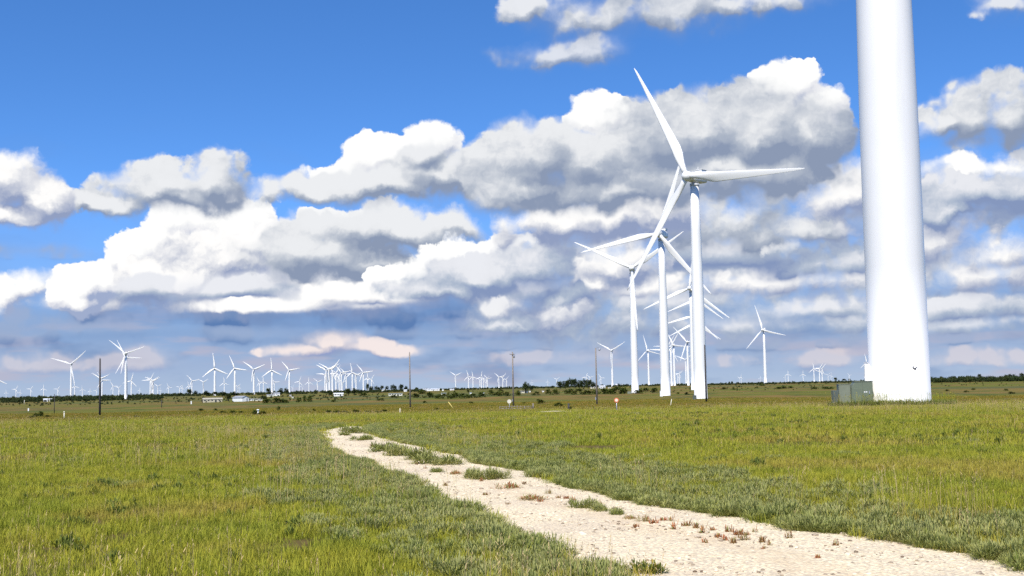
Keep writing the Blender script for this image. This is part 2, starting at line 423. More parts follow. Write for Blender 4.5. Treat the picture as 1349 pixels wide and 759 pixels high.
M['glass_dark'] = simple('dark_window_glass', (.03, .035, .04), .15, .1, 1)
M['orange'] = simple('orange_sign_face', (.62, .15, .06), .5, .08, 4)
M['sign_pale'] = simple('pale_sign_legend', (.75, .62, .48), .5, .05, 4)
M['stake'] = simple('cream_marker_plastic', (.72, .66, .50), .5, .06, 4)
M['yellow'] = simple('yellow_marker_plastic', (.70, .55, .16), .5, .08, 4)
M['black'] = simple('dark_feathers', (.03, .03, .035), .7, .1, 8)
M['conc'] = simple('concrete', (.42, .40, .36), .85, .12, 2)
M['bark'] = simple('tree_bark', (.10, .075, .055), .9, .25, 4)
M['twig'] = simple('dry_twig', (.16, .11, .07), .9, .25, 4)

def leaf_mat(name, cols, trans=.35, tip=None, big=None, rough=.8):
    """cols: two or three leaf colours mixed per plant; tip: colour of the leaf ends (attribute t)"""
    global NT
    m, b, o = new_mat(name)
    r = obj_random(); wp = worldpos()
    c = mixc(sstep(r, .0, 1.0), cols[0] + (1,), cols[1] + (1,))
    if len(cols) > 2: c = mixc(sstep(noise(wp, .35, 3, .6), .42, .62), c, cols[2] + (1,))
    if len(cols) > 3: c = mixc(sstep(noise(vmth('ADD', wp, (50, 9, 0)), .16, 5, .65), .50, .62, 0, .9), c, cols[3] + (1,))
    if tip: c = mixc(attr('t') * .75, c, tip + (1,))
    f = attr('v'); c = mixc(f, c, vmth('MULTIPLY', c, (1.45, 1.35, 1.2)))
    _set(b.inputs['Base Color'], c); b.inputs['Roughness'].default_value = rough
    b.inputs['Specular IOR Level'].default_value = .04
    t = NT.nodes.new('ShaderNodeBsdfTranslucent'); _set(t.inputs[0], vmth('MULTIPLY', c, (1.1, 1.15, .7)))
    mx = NT.nodes.new('ShaderNodeMixShader'); mx.inputs[0].default_value = trans
    NT.links.new(b.outputs[0], mx.inputs[1]); NT.links.new(t.outputs[0], mx.inputs[2]); NT.links.new(mx.outputs[0], o.inputs[0])
    return m
M['grass'] = leaf_mat('meadow_grass', [(.210, .240, .020), (.290, .275, .028), (.125, .190, .018), (.31, .215, .065)], .28, (.34, .33, .050))
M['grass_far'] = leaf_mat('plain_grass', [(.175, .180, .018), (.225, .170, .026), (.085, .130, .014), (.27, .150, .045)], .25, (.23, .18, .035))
M['straw'] = leaf_mat('seed_stalk', [(.40, .33, .16), (.46, .34, .20)], .2)
M['sage'] = leaf_mat('sage_leaf', [(.205, .225, .066), (.27, .27, .100), (.145, .180, .036)], .22, (.34, .34, .145))
M['weed'] = leaf_mat('weed_leaf', [(.085, .120, .025), (.13, .165, .034)], .25, (.18, .20, .05))
M['red'] = leaf_mat('red_weed_leaf', [(.36, .13, .06), (.27, .16, .08)], .2)
M['bush'] = leaf_mat('bush_leaf', [(.050, .070, .014), (.085, .100, .022)], .15)
M['tree'] = leaf_mat('tree_leaf', [(.030, .045, .016), (.045, .058, .020)], .12)
M['wood_far'] = leaf_mat('woodland_leaf', [(.032, .048, .020), (.052, .065, .024)], .12)

# ground: soil under the grass near by, noise patches of olive, brown and dark green farther out
m, b, o = new_mat('prairie_ground'); wp = worldpos()
sx, sy, sz = sep(wp); flat = comb(sx, sy, 0.0)
dist = vmth('LENGTH', flat, out=1)
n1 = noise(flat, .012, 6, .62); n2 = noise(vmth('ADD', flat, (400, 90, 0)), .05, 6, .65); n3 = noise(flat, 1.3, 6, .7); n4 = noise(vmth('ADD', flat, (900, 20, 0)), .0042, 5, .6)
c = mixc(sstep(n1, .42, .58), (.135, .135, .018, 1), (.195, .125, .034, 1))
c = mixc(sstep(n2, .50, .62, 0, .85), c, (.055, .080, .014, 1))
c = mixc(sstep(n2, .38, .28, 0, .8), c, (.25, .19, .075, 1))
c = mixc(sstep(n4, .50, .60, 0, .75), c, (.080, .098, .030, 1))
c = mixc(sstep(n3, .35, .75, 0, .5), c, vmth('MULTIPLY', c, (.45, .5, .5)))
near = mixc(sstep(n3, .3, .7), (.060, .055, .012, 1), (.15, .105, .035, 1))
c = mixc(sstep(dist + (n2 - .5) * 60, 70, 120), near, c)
_set(b.inputs['Base Color'], c); b.inputs['Roughness'].default_value = .95; b.inputs['Specular IOR Level'].default_value = .1
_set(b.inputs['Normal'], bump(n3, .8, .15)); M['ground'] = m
# pale crushed limestone
m, b, o = new_mat('limestone_gravel'); wp = worldpos()
v = NT.nodes.new('ShaderNodeTexVoronoi'); _set(v.inputs['Vector'], wp); v.inputs['Scale'].default_value = 26
st_ = E(v.outputs['Distance']); sc_ = E(v.outputs['Color'])
n = noise(wp, 3, 6, .65); n2 = noise(wp, .5, 4, .6); rr, gg, bb_ = sep(sc_)
c = mixc(rr, (.74, .59, .35, 1), (.90, .78, .53, 1))
c = mixc(sstep(n, .52, .72, 0, .55), c, (.56, .43, .28, 1)); c = mixc(sstep(n2, .45, .65, 0, .6), c, (.66, .53, .36, 1))
c = mixc(sstep(st_, .42, .62, 0, .5), c, (.34, .28, .21, 1))
crown_ = attr('crown'); c = mixc(sstep(crown_ + (n - .5) * 1.1, .45, .85, 0, .35), c, (.60, .45, .27, 1))
_set(b.inputs['Base Color'], c); b.inputs['Roughness'].default_value = .92
_set(b.inputs['Normal'], bump(n * .8 - st_ * .6, .9, .03)); M['gravel'] = m
m, b, o = new_mat('limestone_stone'); r = obj_random()
_set(b.inputs['Base Color'], mixc(r, (.16, .11, .07, 1), (.80, .68, .50, 1))); b.inputs['Roughness'].default_value = .9; M['stone'] = m

# ------------------------------------------------------------------ terrain sheet
radii = list(np.arange(0, 60, 2.5)[1:]); r_ = 60.0
while r_ < 45000: radii.append(r_); r_ *= 1.035
angs = list(np.arange(-36, 36.01, .5)) + list(np.arange(40, 324, 4.0))
V = [(0, 0, 0)]; F = []
A = np.radians(angs)
for r_ in radii:
    X = np.sin(A) * r_; Y = np.cos(A) * r_; Z = H(X, Y)
    V += list(zip(X, Y, Z))
na = len(angs)
for i in range(na): F.append((0, 1 + (i + 1) % na, 1 + i))
for k in range(len(radii) - 1):
    a0 = 1 + k * na; a1 = a0 + na
    for i in range(na):
        j = (i + 1) % na; F.append((a0 + i, a0 + j, a1 + j, a1 + i))
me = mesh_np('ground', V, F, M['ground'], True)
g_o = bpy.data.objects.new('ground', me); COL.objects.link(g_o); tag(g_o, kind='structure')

# ------------------------------------------------------------------ gravel track
LE = [(416,562.5),(419,578),(442,590),(480,601),(508,611),(536,621),(564,637),(600,651),(629,665),(667,680),(704,693),(736,708),(756,718),(782,727),(812,742),(866,768)]
RE = [(490,562.5),(487,571),(530,582),(567,590),(617,601),(645,612),(701,621),(723,630),(769,644),(800,651),(861,666),(934,674),(1028,691),(1065,701),(1126,705),(1166,711),(1225,720),(1310,731),(1356,750)]
def edge_xy(pts, lift=0.0):
    G = [ground_at(*p, lift) for p in pts]; G.sort(key=lambda g: g.y)
    return np.array([g.y for g in G]), np.array([g.x for g in G])
# on the left the plants' tops, not their feet, bound the visible gravel
ly, lx = edge_xy(LE, .22); ry, rx = edge_xy(RE)
def extrap(y, ys, xs, k):
    y = np.asarray(y, float)
    return np.where(y < ys[0], xs[0] + (ys[0] - y) * k, np.interp(y, ys, xs))
def wob(y, s): return .06 * np.sin(y * 1.1 + s) + .035 * np.sin(y * 2.7 + 2 * s) + .02 * np.sin(y * 7.1 + s * 3)
def xl(y): return extrap(y, ly, lx, .55) + wob(np.asarray(y, float), 1)
def xr(y): return extrap(y, ry, rx, .65) + wob(np.asarray(y, float), 4)
Y0, Y1 = 1.0, float(ry[-1])
ys = np.concatenate([np.arange(Y0, 20, .12), np.arange(20, Y1, .3), [Y1]])
V = []; F = []; NC = 14
for y in ys:
    a, b_ = float(xl(y)), float(xr(y))
    end = max(0, (y - (Y1 - 1.2)) / 1.2)
    for k in range(NC + 1):
        f = k / NC; x = a + (b_ - a) * f
        zz = Hf(x, y) + .006 + .028 * math.sin(math.pi * f) * (1 + .3 * math.sin(y * 1.3 + f * 9)) + .008 * rnd.random() * (0 < k < NC)
        V.append((x, y + (rnd.random() - .5) * .6 * end, zz))
for i in range(len(ys) - 1):
    for k in range(NC):
        a0 = i * (NC + 1) + k; F.append((a0, a0 + 1, a0 + NC + 2, a0 + NC + 1))
me = mesh_np('gravel_track', V, F, M['gravel'], True)
at_ = me.attributes.new('crown', 'FLOAT', 'POINT')
at_.data.foreach_set('value', [max(math.exp(-((i % (NC + 1)) / NC - .5) ** 2 / .012), .9 * math.exp(-(min(i % (NC + 1), NC - i % (NC + 1)) / NC) ** 2 / .004)) for i in range(len(V))])
o = bpy.data.objects.new('gravel_track', me); COL.objects.link(o); tag(o, kind='structure')
# bare pale patch by the fence
cpt = ground_at(729, 544.3); V = []; nseg = 28
for i in range(nseg):
    t = 2 * math.pi * i / nseg; rr_ = 1 + .25 * math.sin(3 * t + 1) + .15 * math.sin(5 * t)
    x, y = cpt.x + math.cos(t) * 1.15 * rr_, cpt.y + math.sin(t) * 1.6 * rr_
    V.append((x, y, Hf(x, y) + .10))
V.append((cpt.x, cpt.y, Hf(cpt.x, cpt.y) + .16))
me = mesh_np('bare_patch', V, [(i, (i + 1) % nseg, nseg) for i in range(nseg)], M['gravel'], True)
o = bpy.data.objects.new('bare_patch', me); COL.objects.link(o); tag(o, kind='structure')

def in_track(x, y, m=0.0):
    return (y < Y1 + m) & (y > Y0) & (x > xl(y) - m) & (x < xr(y) + m)

# ------------------------------------------------------------------ plant meshes
def leaf_mesh(name, leaves, mats, midx=None):
    """leaves: list of (base, tip, width, bend, v, mat): blade of two quads and a tip triangle"""
    V = []; F = []; T = []; W = []; MI = []
    for (p0, p1, w, bend, v, mi) in leaves:
        p0 = np.asarray(p0, float); p1 = np.asarray(p1, float); d = p1 - p0
        side = np.cross(d, (bend[0] + 1e-3, bend[1] + 2e-3, .3)); side = side / (np.linalg.norm(side) + 1e-9) * w * .5
        n = len(V); B = np.array((bend[0], bend[1], 0.0))
        q1 = p0 + d * .45 - B * .25 ; q2 = p0 + d * .8 - B * .15
        V += [p0 - side * .7, p0 + side * .7, q1 - side, q1 + side, q2 - side * .7, q2 + side * .7, p1]
        F += [(n, n+1, n+3, n+2), (n+2, n+3, n+5, n+4), (n+4, n+5, n+6)]
        T += [0, 0, .45, .45, .8, .8, 1]; W += [v] * 7; MI += [mi] * 3
    me = bpy.data.meshes.new(name); me.from_pydata([tuple(map(float, v)) for v in V], [], F)
    for m_ in mats: me.materials.append(m_)
    me.polygons.foreach_set('material_index', MI)
    a = me.attributes.new('t', 'FLOAT', 'POINT'); a.data.foreach_set('value', T)
    a = me.attributes.new('v', 'FLOAT', 'POINT'); a.data.foreach_set('value', W)
    me.update(); return me
def grass_patch(name, n, R, h0, h1, w, mats, seed, stalks=0, lean=.38):
    r = random.Random(seed); L = []
    tufts = [(r.uniform(-R, R), r.uniform(-R, R), r.uniform(.6, 1.2), r.uniform(0, 6.28)) for _ in range(max(3, n // 14))]
    for i in range(n):
        tx, ty, th, ta = r.choice(tufts); x = tx + r.gauss(0, R * .14); y = ty + r.gauss(0, R * .14)
        h = r.uniform(h0, h1) * th; a = ta + r.gauss(0, 1.3); l = abs(r.gauss(0, lean)) * h
        bx_, by_ = math.cos(a) * l, math.sin(a) * l
        L.append(((x, y, -.01), (x + bx_, y + by_, h), w * r.uniform(.7, 1.3), (bx_ * .9, by_ * .9), r.random() ** 2, 0))
    for i in range(stalks):
        x, y = r.uniform(-R, R), r.uniform(-R, R); h = h1 * r.uniform(1.0, 1.6); a = r.uniform(0, 6.28); l = h * .15
        p = (x + math.cos(a) * l, y + math.sin(a) * l, h)
        L.append(((x, y, 0), p, w * .5, (math.cos(a) * l, math.sin(a) * l), .5, 1))
        for k in range(5): 
            z = h * (.78 + .045 * k); q = (x + math.cos(a) * l * z / h, y + math.sin(a) * l * z / h, z)
            L.append((q, (q[0] + r.uniform(-.02, .02) * h * 3, q[1] + r.uniform(-.02, .02) * h * 3, z + .05 * h), w * .9, (0, 0), r.random(), 1))
    return leaf_mesh(name, L, mats)
def clump(name, n, R, Hh, ll, lw, mats, seed, mi2=.0, spread=.9, stems=0):
    """low spreading plant: leaves all through a lumpy dome, pointing up and out"""
    r = random.Random(seed); L = []
    lobes = [(r.uniform(-R, R) * .55, r.uniform(-R, R) * .55, r.uniform(.35, .6) * R, r.uniform(.6, 1.05) * Hh) for _ in range(7)]
    for i in range(n):
        cx, cy, lr, lh = r.choice(lobes); a = r.uniform(0, 6.283); e = math.acos(r.random()); rr = r.uniform(.45, 1.0)
        dx_, dy_, dz_ = math.sin(e) * math.cos(a), math.sin(e) * math.sin(a), math.cos(e)
        p0 = (cx + dx_ * lr * rr, cy + dy_ * lr * rr, max(.005, dz_ * lh * rr * .9))
        l = ll * r.uniform(.6, 1.3); k = spread
        p1 = (p0[0] + (dx_ * k + r.gauss(0, .3)) * l, p0[1] + (dy_ * k + r.gauss(0, .3)) * l, p0[2] + (.35 + dz_ + r.gauss(0, .2)) * l * .8)
        L.append((p0, p1, lw * r.uniform(.7, 1.3), (dx_ * l * .3, dy_ * l * .3), r.random() ** 2, 1 if r.random() < mi2 else 0))
    return leaf_mesh(name, L, mats)
def crown(name, n, R, Hh, z0, ls, mats, seed, nl=14, flat=1.0, low=False):
    """tree or bush crown: leaf sprays in many uneven lobes through the volume"""
    r = random.Random(seed); L = []; lobes = []
    for _ in range(nl):
        a = r.uniform(0, 6.283); q = r.random() ** .5 * .72; z = r.uniform(.05 if low else .18, .85)
        w = math.sqrt(max(.05, 1 - (2 * z - .9) ** 2)) if not low else math.sqrt(max(.1, 1 - z * z))
        lobes.append((math.cos(a) * R * q * w, math.sin(a) * R * q * w, z0 + z * Hh, R * r.uniform(.24, .42)))
    for i in range(n):
        cx, cy, cz, lr = r.choice(lobes); a = r.uniform(0, 6.283); e = math.acos(r.uniform(-.7, 1)); rr = r.uniform(.55, 1.05)
        d = (math.sin(e) * math.cos(a), math.sin(e) * math.sin(a), math.cos(e))
        p0 = (cx + d[0] * lr * rr, cy + d[1] * lr * rr, max(.02, cz + d[2] * lr * rr * flat))
        l = ls * r.uniform(.6, 1.4)
        p1 = (p0[0] + (d[0] + r.gauss(0, .5)) * l, p0[1] + (d[1] + r.gauss(0, .5)) * l, max(.01, p0[2] + (d[2] + r.gauss(0, .4)) * l))
        L.append((p0, p1, l * .7, (r.gauss(0, .2) * l, r.gauss(0, .2) * l), r.random() ** 2, 0))
    return leaf_mesh(name, L, mats)

# ------------------------------------------------------------------ scatter (uncountable growth only)
def scatter(name, pts, rot, scl, idx, meshes, label, cat):
    """pts Nx3; one stuff object: a point mesh whose geometry nodes put a small plant mesh on each point"""
    col = bpy.data.collections.new(name + '_kinds')
    for i, me in enumerate(meshes):
        k = bpy.data.objects.new('%s_kind_%02d' % (name, i), me); col.objects.link(k)
    pm = bpy.data.meshes.new(name); pm.vertices.add(len(pts)); pm.vertices.foreach_set('co', np.asarray(pts, np.float32).ravel())
    for nme, arr, ty in (('rot', rot, 'FLOAT'), ('scl', scl, 'FLOAT'), ('idx', idx, 'INT')):
        a = pm.attributes.new(nme, ty, 'POINT'); a.data.foreach_set('value', np.asarray(arr, np.int32 if ty == 'INT' else np.float32))
    o = bpy.data.objects.new(name, pm); COL.objects.link(o)
    ng = bpy.data.node_groups.new(name, 'GeometryNodeTree')
    ng.interface.new_socket('Geometry', in_out='INPUT', socket_type='NodeSocketGeometry'); ng.interface.new_socket('Geometry', in_out='OUTPUT', socket_type='NodeSocketGeometry')
    N = ng.nodes; gi = N.new('NodeGroupInput'); go = N.new('NodeGroupOutput')
    ci = N.new('GeometryNodeCollectionInfo'); ci.inputs['Collection'].default_value = col; ci.inputs['Separate Children'].default_value = True; ci.inputs['Reset Children'].default_value = True
    ip = N.new('GeometryNodeInstanceOnPoints'); ip.inputs['Pick Instance'].default_value = True
    mp = N.new('GeometryNodeMeshToPoints')
    def na_(nm, ty):
        n = N.new('GeometryNodeInputNamedAttribute'); n.data_type = ty; n.inputs['Name'].default_value = nm; return n.outputs[0]
    cx_ = N.new('ShaderNodeCombineXYZ'); ng.links.new(na_('rot', 'FLOAT'), cx_.inputs[2])
    er = N.new('FunctionNodeEulerToRotation'); ng.links.new(cx_.outputs[0], er.inputs[0])
    ng.links.new(gi.outputs[0], mp.inputs[0]); ng.links.new(mp.outputs[0], ip.inputs['Points']); ng.links.new(ci.outputs[0], ip.inputs['Instance'])
    ng.links.new(na_('idx', 'INT'), ip.inputs['Instance Index']); ng.links.new(er.outputs[0], ip.inputs['Rotation']); ng.links.new(na_('scl', 'FLOAT'), ip.inputs['Scale'])
    ng.links.new(ip.outputs[0], go.inputs[0])
    mo = o.modifiers.new('scatter', 'NODES'); mo.node_group = ng
    tag(o, label, cat, kind='stuff'); return o
def wedge(n, d0, d1, a=27.0, power=1.0):
    u = rs.rand(n); d = np.sqrt(d0 ** 2 + u * (d1 ** 2 - d0 ** 2)); t = np.radians(rs.uniform(-a, a, n))
    return np.sin(t) * d, np.cos(t) * d
def vnoise(x, y, s, seed=0):
    """cheap smooth value noise for plant placement"""
    r = np.random.RandomState(seed); ph = r.rand(6, 3) * 6.28
    v = 0
    for k in range(6):
        a = ph[k, 0]; f = s * (1 + .6 * k); v = v + np.sin(x * f * math.cos(a) + y * f * math.sin(a) + ph[k, 1]) / (1 + .4 * k)
    return v / 3.2
TOWER_FEET = []                        # filled below: circles kept clear of grass
# ------------------------------------------------------------------ wind turbines
HUB, BL = 70.0, 40.0
def tower_rings(fat=1.0, n=40):
    return [(2.25 * fat, 0), (2.25 * fat, .12), (2.10 * fat, .14), (2.08 * fat, 10), (2.06 * fat, 20), (1.97 * fat, 28), (1.82 * fat, 40), (1.6 * fat, 54), (1.36 * fat, 68.6)]
def blade_mesh(name, fat=1.0, ns=22, nc=14):
    mb = MB(); R = []
    for i in range(ns + 1):
        f = i / ns; z = .9 + f * (BL - .9)
        if f < .06: ch, th, rd = 1.7, 1.7, 1.0
        else:
            g_ = (f - .06) / .94
            ch = 1.7 + (3.1 - 1.7) * math.sin(min(1, g_ / .17) * math.pi / 2) if g_ < .17 else 3.1 * (1 - (g_ - .17) / .83) ** .92 + .42 * (g_ - .17) / .83
            th = max(.07, 1.7 * (1 - min(1, g_ / .2)) + .42 * min(1, g_ / .2) * (1 - g_) ** .8); rd = max(0, 1 - g_ / .17)
        ch *= fat; th *= fat
        if f > .985: ch *= .35; th *= .5
        tw = math.radians(18 * (1 - f) ** 2 + 4); ring = []
        for k in range(nc):
            a = 2 * math.pi * k / nc; x = math.cos(a) * ch / 2; y = math.sin(a) * th / 2 * (1 if rd > .5 else (1 - .55 * math.cos(a)) )
            x += ch * .22 * (1 - rd)                     # leading edge ahead of the pitch axis
            ring.append(Vector((x * math.cos(tw) - y * math.sin(tw), x * math.sin(tw) + y * math.cos(tw) - 1.2 * f * f, z)))
        R.append(ring)
    mb.rings(R, True, True)
    me = bpy.data.meshes.new(name); me.from_pydata([tuple(v) for v in mb.V], [], mb.F); me.materials.append(M['paint'])
    me.polygons.foreach_set('use_smooth', [True] * len(mb.F)); me.update(); return me
def nacelle_mb():
    mb = MB(); R = []
    for y, w, h, zc in ((-2.6, 1.15, 1.15, 1.6), (-2.3, 1.35, 1.45, 1.6), (-.5, 1.6, 1.75, 1.65), (3.5, 1.6, 1.75, 1.7), (5.6, 1.45, 1.5, 1.8), (6.3, 1.1, 1.1, 1.9)):
        ring = []
        for k in range(20):
            a = 2 * math.pi * k / 20; c_, s_ = math.cos(a), math.sin(a); q = (abs(c_) ** 4 + abs(s_) ** 4) ** -.25
            ring.append(Vector((c_ * q * w, y, HUB - .1 + zc + s_ * q * h)))
        R.append(ring[::-1])
    mb.rings(R, True, True); return mb
TURB = {}
def make_proto(kind):
    near = kind == 'near'; fat = {'near': 1, 'mid': 1.0, 'far': 1.5, 'tiny': 1.15}[kind]; n = 64 if near else (32 if kind == 'mid' else 12)
    P_ = {}
    tb = MB(); tb.lathe(tower_rings(fat), n)
    P_['tower'] = tb
    P_['nacelle'] = nacelle_mb()
    cb = MB(); cb.box(-1.25, 1.25, 2.6, 5.4, HUB + 3.45, HUB + 4.25); cb.box(-1.4, 1.4, 2.4, 5.6, HUB + 4.28, HUB + 4.42); cb.tube((0.5, 1.6, HUB + 3.2), (0.5, 1.6, HUB + 5.1), .05)
    P_['cooler'] = cb
    P_['coupling'] = MB().lathe([(1.38 * fat, 68.61), (1.5 * fat, 68.7), (1.5 * fat, 69.5)], n)
    hb = MB(); R = []
    for y, r_ in ((-2.62, 1.5), (-3.2, 1.65), (-4.6, 1.62), (-5.4, 1.35), (-5.95, .85), (-6.2, .25)):
        R.append([Vector((math.cos(-2*math.pi*k/24) * r_, y, HUB + 1.5 + math.sin(-2*math.pi*k/24) * r_)) for k in range(24)])
    hb.rings(R, True, True); P_['hub'] = hb
    me = {}
    for k, mb in P_.items():
        q = bpy.data.meshes.new(k); q.from_pydata([tuple(v) for v in mb.V], [], mb.F); q.materials.append(M['paint_grey'] if k == 'coupling' else M['paint'])
        q.polygons.foreach_set('use_smooth', mb.S); q.update(); me[k] = q
    me['blade'] = blade_mesh('blade', {'near': 1, 'mid': 1.0, 'far': 1.75, 'tiny': 1.3}[kind], 22 if kind in ('near', 'mid') else 8, 14 if kind in ('near', 'mid') else 6)
    return me
def turbine(kind, loc, bearing, psi, phase, scale=1.0, rotor=1.0, label=None, group=None):
    me = TURB.setdefault(kind, None) or make_proto(kind); TURB[kind] = me
    root = empty('wind_turbine', loc, 0, scale); tag(root, label, 'wind turbine', group)
    def put(name, mesh, mat=None):
        o = bpy.data.objects.new(name, mesh); COL.objects.link(o); o.parent = root
        if mat is not None: o.matrix_local = mat
        return o
    yaw = Matrix.Rotation(-(bearing + math.radians(psi)), 4, 'Z')
    put('tower', me['tower']); put('coupling', me['coupling'], yaw); nc = put('nacelle', me['nacelle'], yaw)
    if kind in ('near', 'mid'):
        cl = bpy.data.objects.new('cooler', me['cooler']); COL.objects.link(cl); cl.parent = nc
    put('hub', me['hub'], yaw)
    for k in range(3):
        th = math.radians(phase + 120 * k)
        put('blade', me['blade'], yaw @ Matrix.Translation((0, -4.2, HUB + 1.5)) @ Matrix.Rotation(math.pi / 2 - th, 4, 'Y') @ Matrix.Scale(rotor, 4))
    return root
def place_turbine(kind, bx_, by_, hub_y, psi, phase, rotor=1.0, label=None, group=None, hy=None):
    """bx_, by_: foot of the tower in the photo; hub_y: hub row; the tower is 70 m to the hub, so its height gives the distance"""
    h = max(6.0, by_ - hub_y); ca = math.cos(math.atan((bx_ - CX) / FPX)); D_ = min(FPX * 71.5 / h / ca, 15000)
    p = on_bearing(bx_, by_, D_)
    # the feet of the far ones stand on ground hidden behind the trees; keep the hub where it is seen
    hub = EYE.z + (CY + 131 + (CX - bx_) * .0195 - hub_y) / FPX * D_ * ca
    s = (hub - p.z) / 71.5
    if kind in ('far', 'tiny'): s = max(.8, min(1.25, s))
    else: s = max(.93, min(1.07, s))
    t = turbine(kind, p, math.atan2(p.x, p.y), psi, phase, s, rotor, label, group)
    TOWER_FEET.append((p.x, p.y, 2.4)); return t

G_ROW = 'wind turbines of the near row'
pn = on_bearing(1186.5, 533, 96.3)
near = turbine('near', pn, math.atan2(pn.x, pn.y), 33, 62, 1, 1, 'nearest wind turbine, thick white tower running out of the top of the frame', G_ROW)
TOWER_FEET.append((pn.x, pn.y, 2.3))
BIG = [  # kind, foot x, foot y, hub y, turn, phase, rotor, label
 ('mid', 923.5, 527, 232, 33, 116, 1.07, 'tall wind turbine with complete rotor, one blade reaching high into blue sky'),
 ('mid', 877, 521.5, 308, 18, 70, .93, 'wind turbine with one blade pointing far left, just left of the tallest complete one'),
 ('mid', 837, 521, 354, 2, 34, .91, 'wind turbine with open V blades, leftmost of the three big ones together'),
 ('mid', 914.5, 514, 380, 16, 82, .92, 'wind turbine almost hidden behind the tallest complete one, long blade to lower left'),
 ('mid', 923, 511, 395, 5, 81, .66, 'wind turbine behind the tallest tower with two thin blades showing on its right'),
 ('mid', 917.5, 510, 417, 0, 74, .85, 'wind turbine behind the tallest tower, its left blade nearly level'),
 ('mid', 919.5, 509, 426, 0, 85, .85, 'wind turbine behind the tallest tower, its left blade sloping down'),
 ('mid', 1008.5, 503.5, 435, 25, 106, .87, 'lone wind turbine standing midway between tallest one and nearest white tower'),
 ('mid', 807, 509, 462, 15, 30, .83, 'wind turbine with V of blades, first one right of the lamp-topped fourth pole'),
 ('mid', 855, 508, 462, 27, 104, .83, 'wind turbine between the two big towers left of the tallest one'),
 ('mid', 877.5, 508, 462, 15, 175, .95, 'wind turbine hidden behind second big tower, blade tip peeking out left'),
 ('mid', 889, 508.5, 455, 15, 114, .8, 'first small turbine right of the second big tower'),
 ('mid', 885, 507, 457, 15, 57, .8, 'small turbine close beside the second big tower, tower nearly touching it'),
 ('mid', 907, 507, 451, 12, 130, .85, 'small turbine just left of the tallest tower, the taller of a close pair'),
 ('mid', 904, 506, 474, 12, 37, .9, 'small turbine just left of the tallest tower, the lower of a close pair'),
 ('far', 895.5, 504, 493, 12, 170, .9, 'tiny pale turbine seen low between the second big tower and tallest one'),
 ('far', 893.2, 504.5, 494, 12, 50, .9, 'tiniest pale turbine low beside the second big tower'),
 ('far', 1143, 501, 478, 25, 100, .9, 'small turbine partly hidden behind the left edge of the nearest tower'),
 ('mid', 93.5, 525, 480, 13, 42, 1.03, 'wind turbine with wide V of blades, first tall one left of the dark pole'),
 ('mid', 165.5, 526, 466, 14, 19, .82, 'tallest of the left turbines, right of the dark pole, blade toward upper right'),
 ('mid', 166.3, 524, 471, 34, 117, .86, 'turbine directly behind the tallest left one, its blade level to the right'),
]
for k_, x, fy, hy, psi, ph, ro, lb in BIG: place_turbine(k_, x, fy, hy, psi, ph, ro, lb, G_ROW if x > 870 and hy < 430 else 'wind turbines across the plain')
SMALL = [ # foot x, foot y, hub y, phase
 (-2,527,501,335),(8,527,518,95),(21,527,513,60),(26.5,527,518.5,80),(40.5,527,513,55),(57.5,526,512,90),
 (76,524,513,175),(98.5,522,509,100),(108.5,522,513,95),(118.5,524,515,90),(127,524,515,60),(132,524,499,25),(134.5,524,501,0),
 (149,523,509,0),(156.5,523,511,40),(173,523,502,75),(184,523,515,85),(198,522,501,62),(200.5,522,502,150),(202,522,502,28),(208,522,509,25),(211.5,522,515,90),
 (222,521,510,110),(236.5,520,510.5,40),(240,520,511,75),(248.5,519,508.5,100),(253,519,502,10),(268,520,503.5,30),(283,520,485.5,96),(295.5,517,504.5,95),
 (309.5,519,485.5,112),(313,517,509,30),(315,517,509.5,70),(334.5,519,487,22),(342,517,503.5,120),(347,516,503,92),(353,517,511,80),(358.5,518,488,94),(361.5,517,503.5,4),
 (381.3,518,488,250),(385.5,516,511,60),(394.5,516,503,70),(398.5,516,512,45),(407,516,503.5,92),(418.6,516,503,20),(428.3,516,493.5,55),(430.5,516,488.5,150),
 (434,516,487,28),(438,516,487,50),(442.8,516,492.5,62),(447,516,495,140),(449.8,516,491,128),(451.5,516,504,20),(456.3,516,493.5,12),(464.3,514.5,491,100),(469.2,515,494.5,22),(478.8,515,491,8),
 (484.7,512,498,95),(489.5,513,500,60),
 (600.5,511,495,25),(617.3,511,496,105),(623.3,511,496.5,98),(632.3,511,500,40),(634.3,511,497,80),(637,511,500.5,70),(640.5,510.5,500,45),(642.3,510.5,499,10),
 (657.4,511,497,135),(662.5,511,497.5,50),(667.2,511,500,170),
 (701,509,504,90),(721.7,509,503,85),(733.6,508,500,35),(772.5,508,497,70),(777.5,508,497.5,20),(791.8,507,498,0),
 (974.5,504,499.5,30),(976.6,504,497,85),(1001.8,503,498,95),(1034.6,502,498.5,60),(1038.5,502,493,90),(1058.2,501,493,90),
 (1072.6,501,486.5,95),(1079.8,501,486,175),(1083.3,501,486,52),(1091,500.5,494,40),(1095,500.5,494.5,80),(1119,500,494.5,10),
]
ORD = ['first','second','third','fourth','fifth','sixth','seventh','eighth','ninth','tenth','eleventh','twelfth','thirteenth','fourteenth','fifteenth','sixteenth','seventeenth','eighteenth','nineteenth','twentieth','twenty-first','twenty-second','twenty-third','twenty-fourth','twenty-fifth','twenty-sixth','twenty-seventh','twenty-eighth','twenty-ninth','thirtieth','thirty-first','thirty-second','thirty-third','thirty-fourth','thirty-fifth','thirty-sixth']
SEG = [(-99, 131, 'left of the dark leftmost pole'), (131, 222, 'between the dark leftmost pole and the small dark post'), (222, 320, 'left of the white gabled shed, past the dark post'), (320, 541, 'from the white gabled shed to the second pole'), (541, 677, 'between the second and third poles'),
       (677, 786, 'between the third and fourth poles'), (786, 925, 'between the fourth pole and tallest turbine'), (925, 1143, 'between the tallest turbine and the nearest tower'), (1143, 1500, 'right of the nearest tower')]
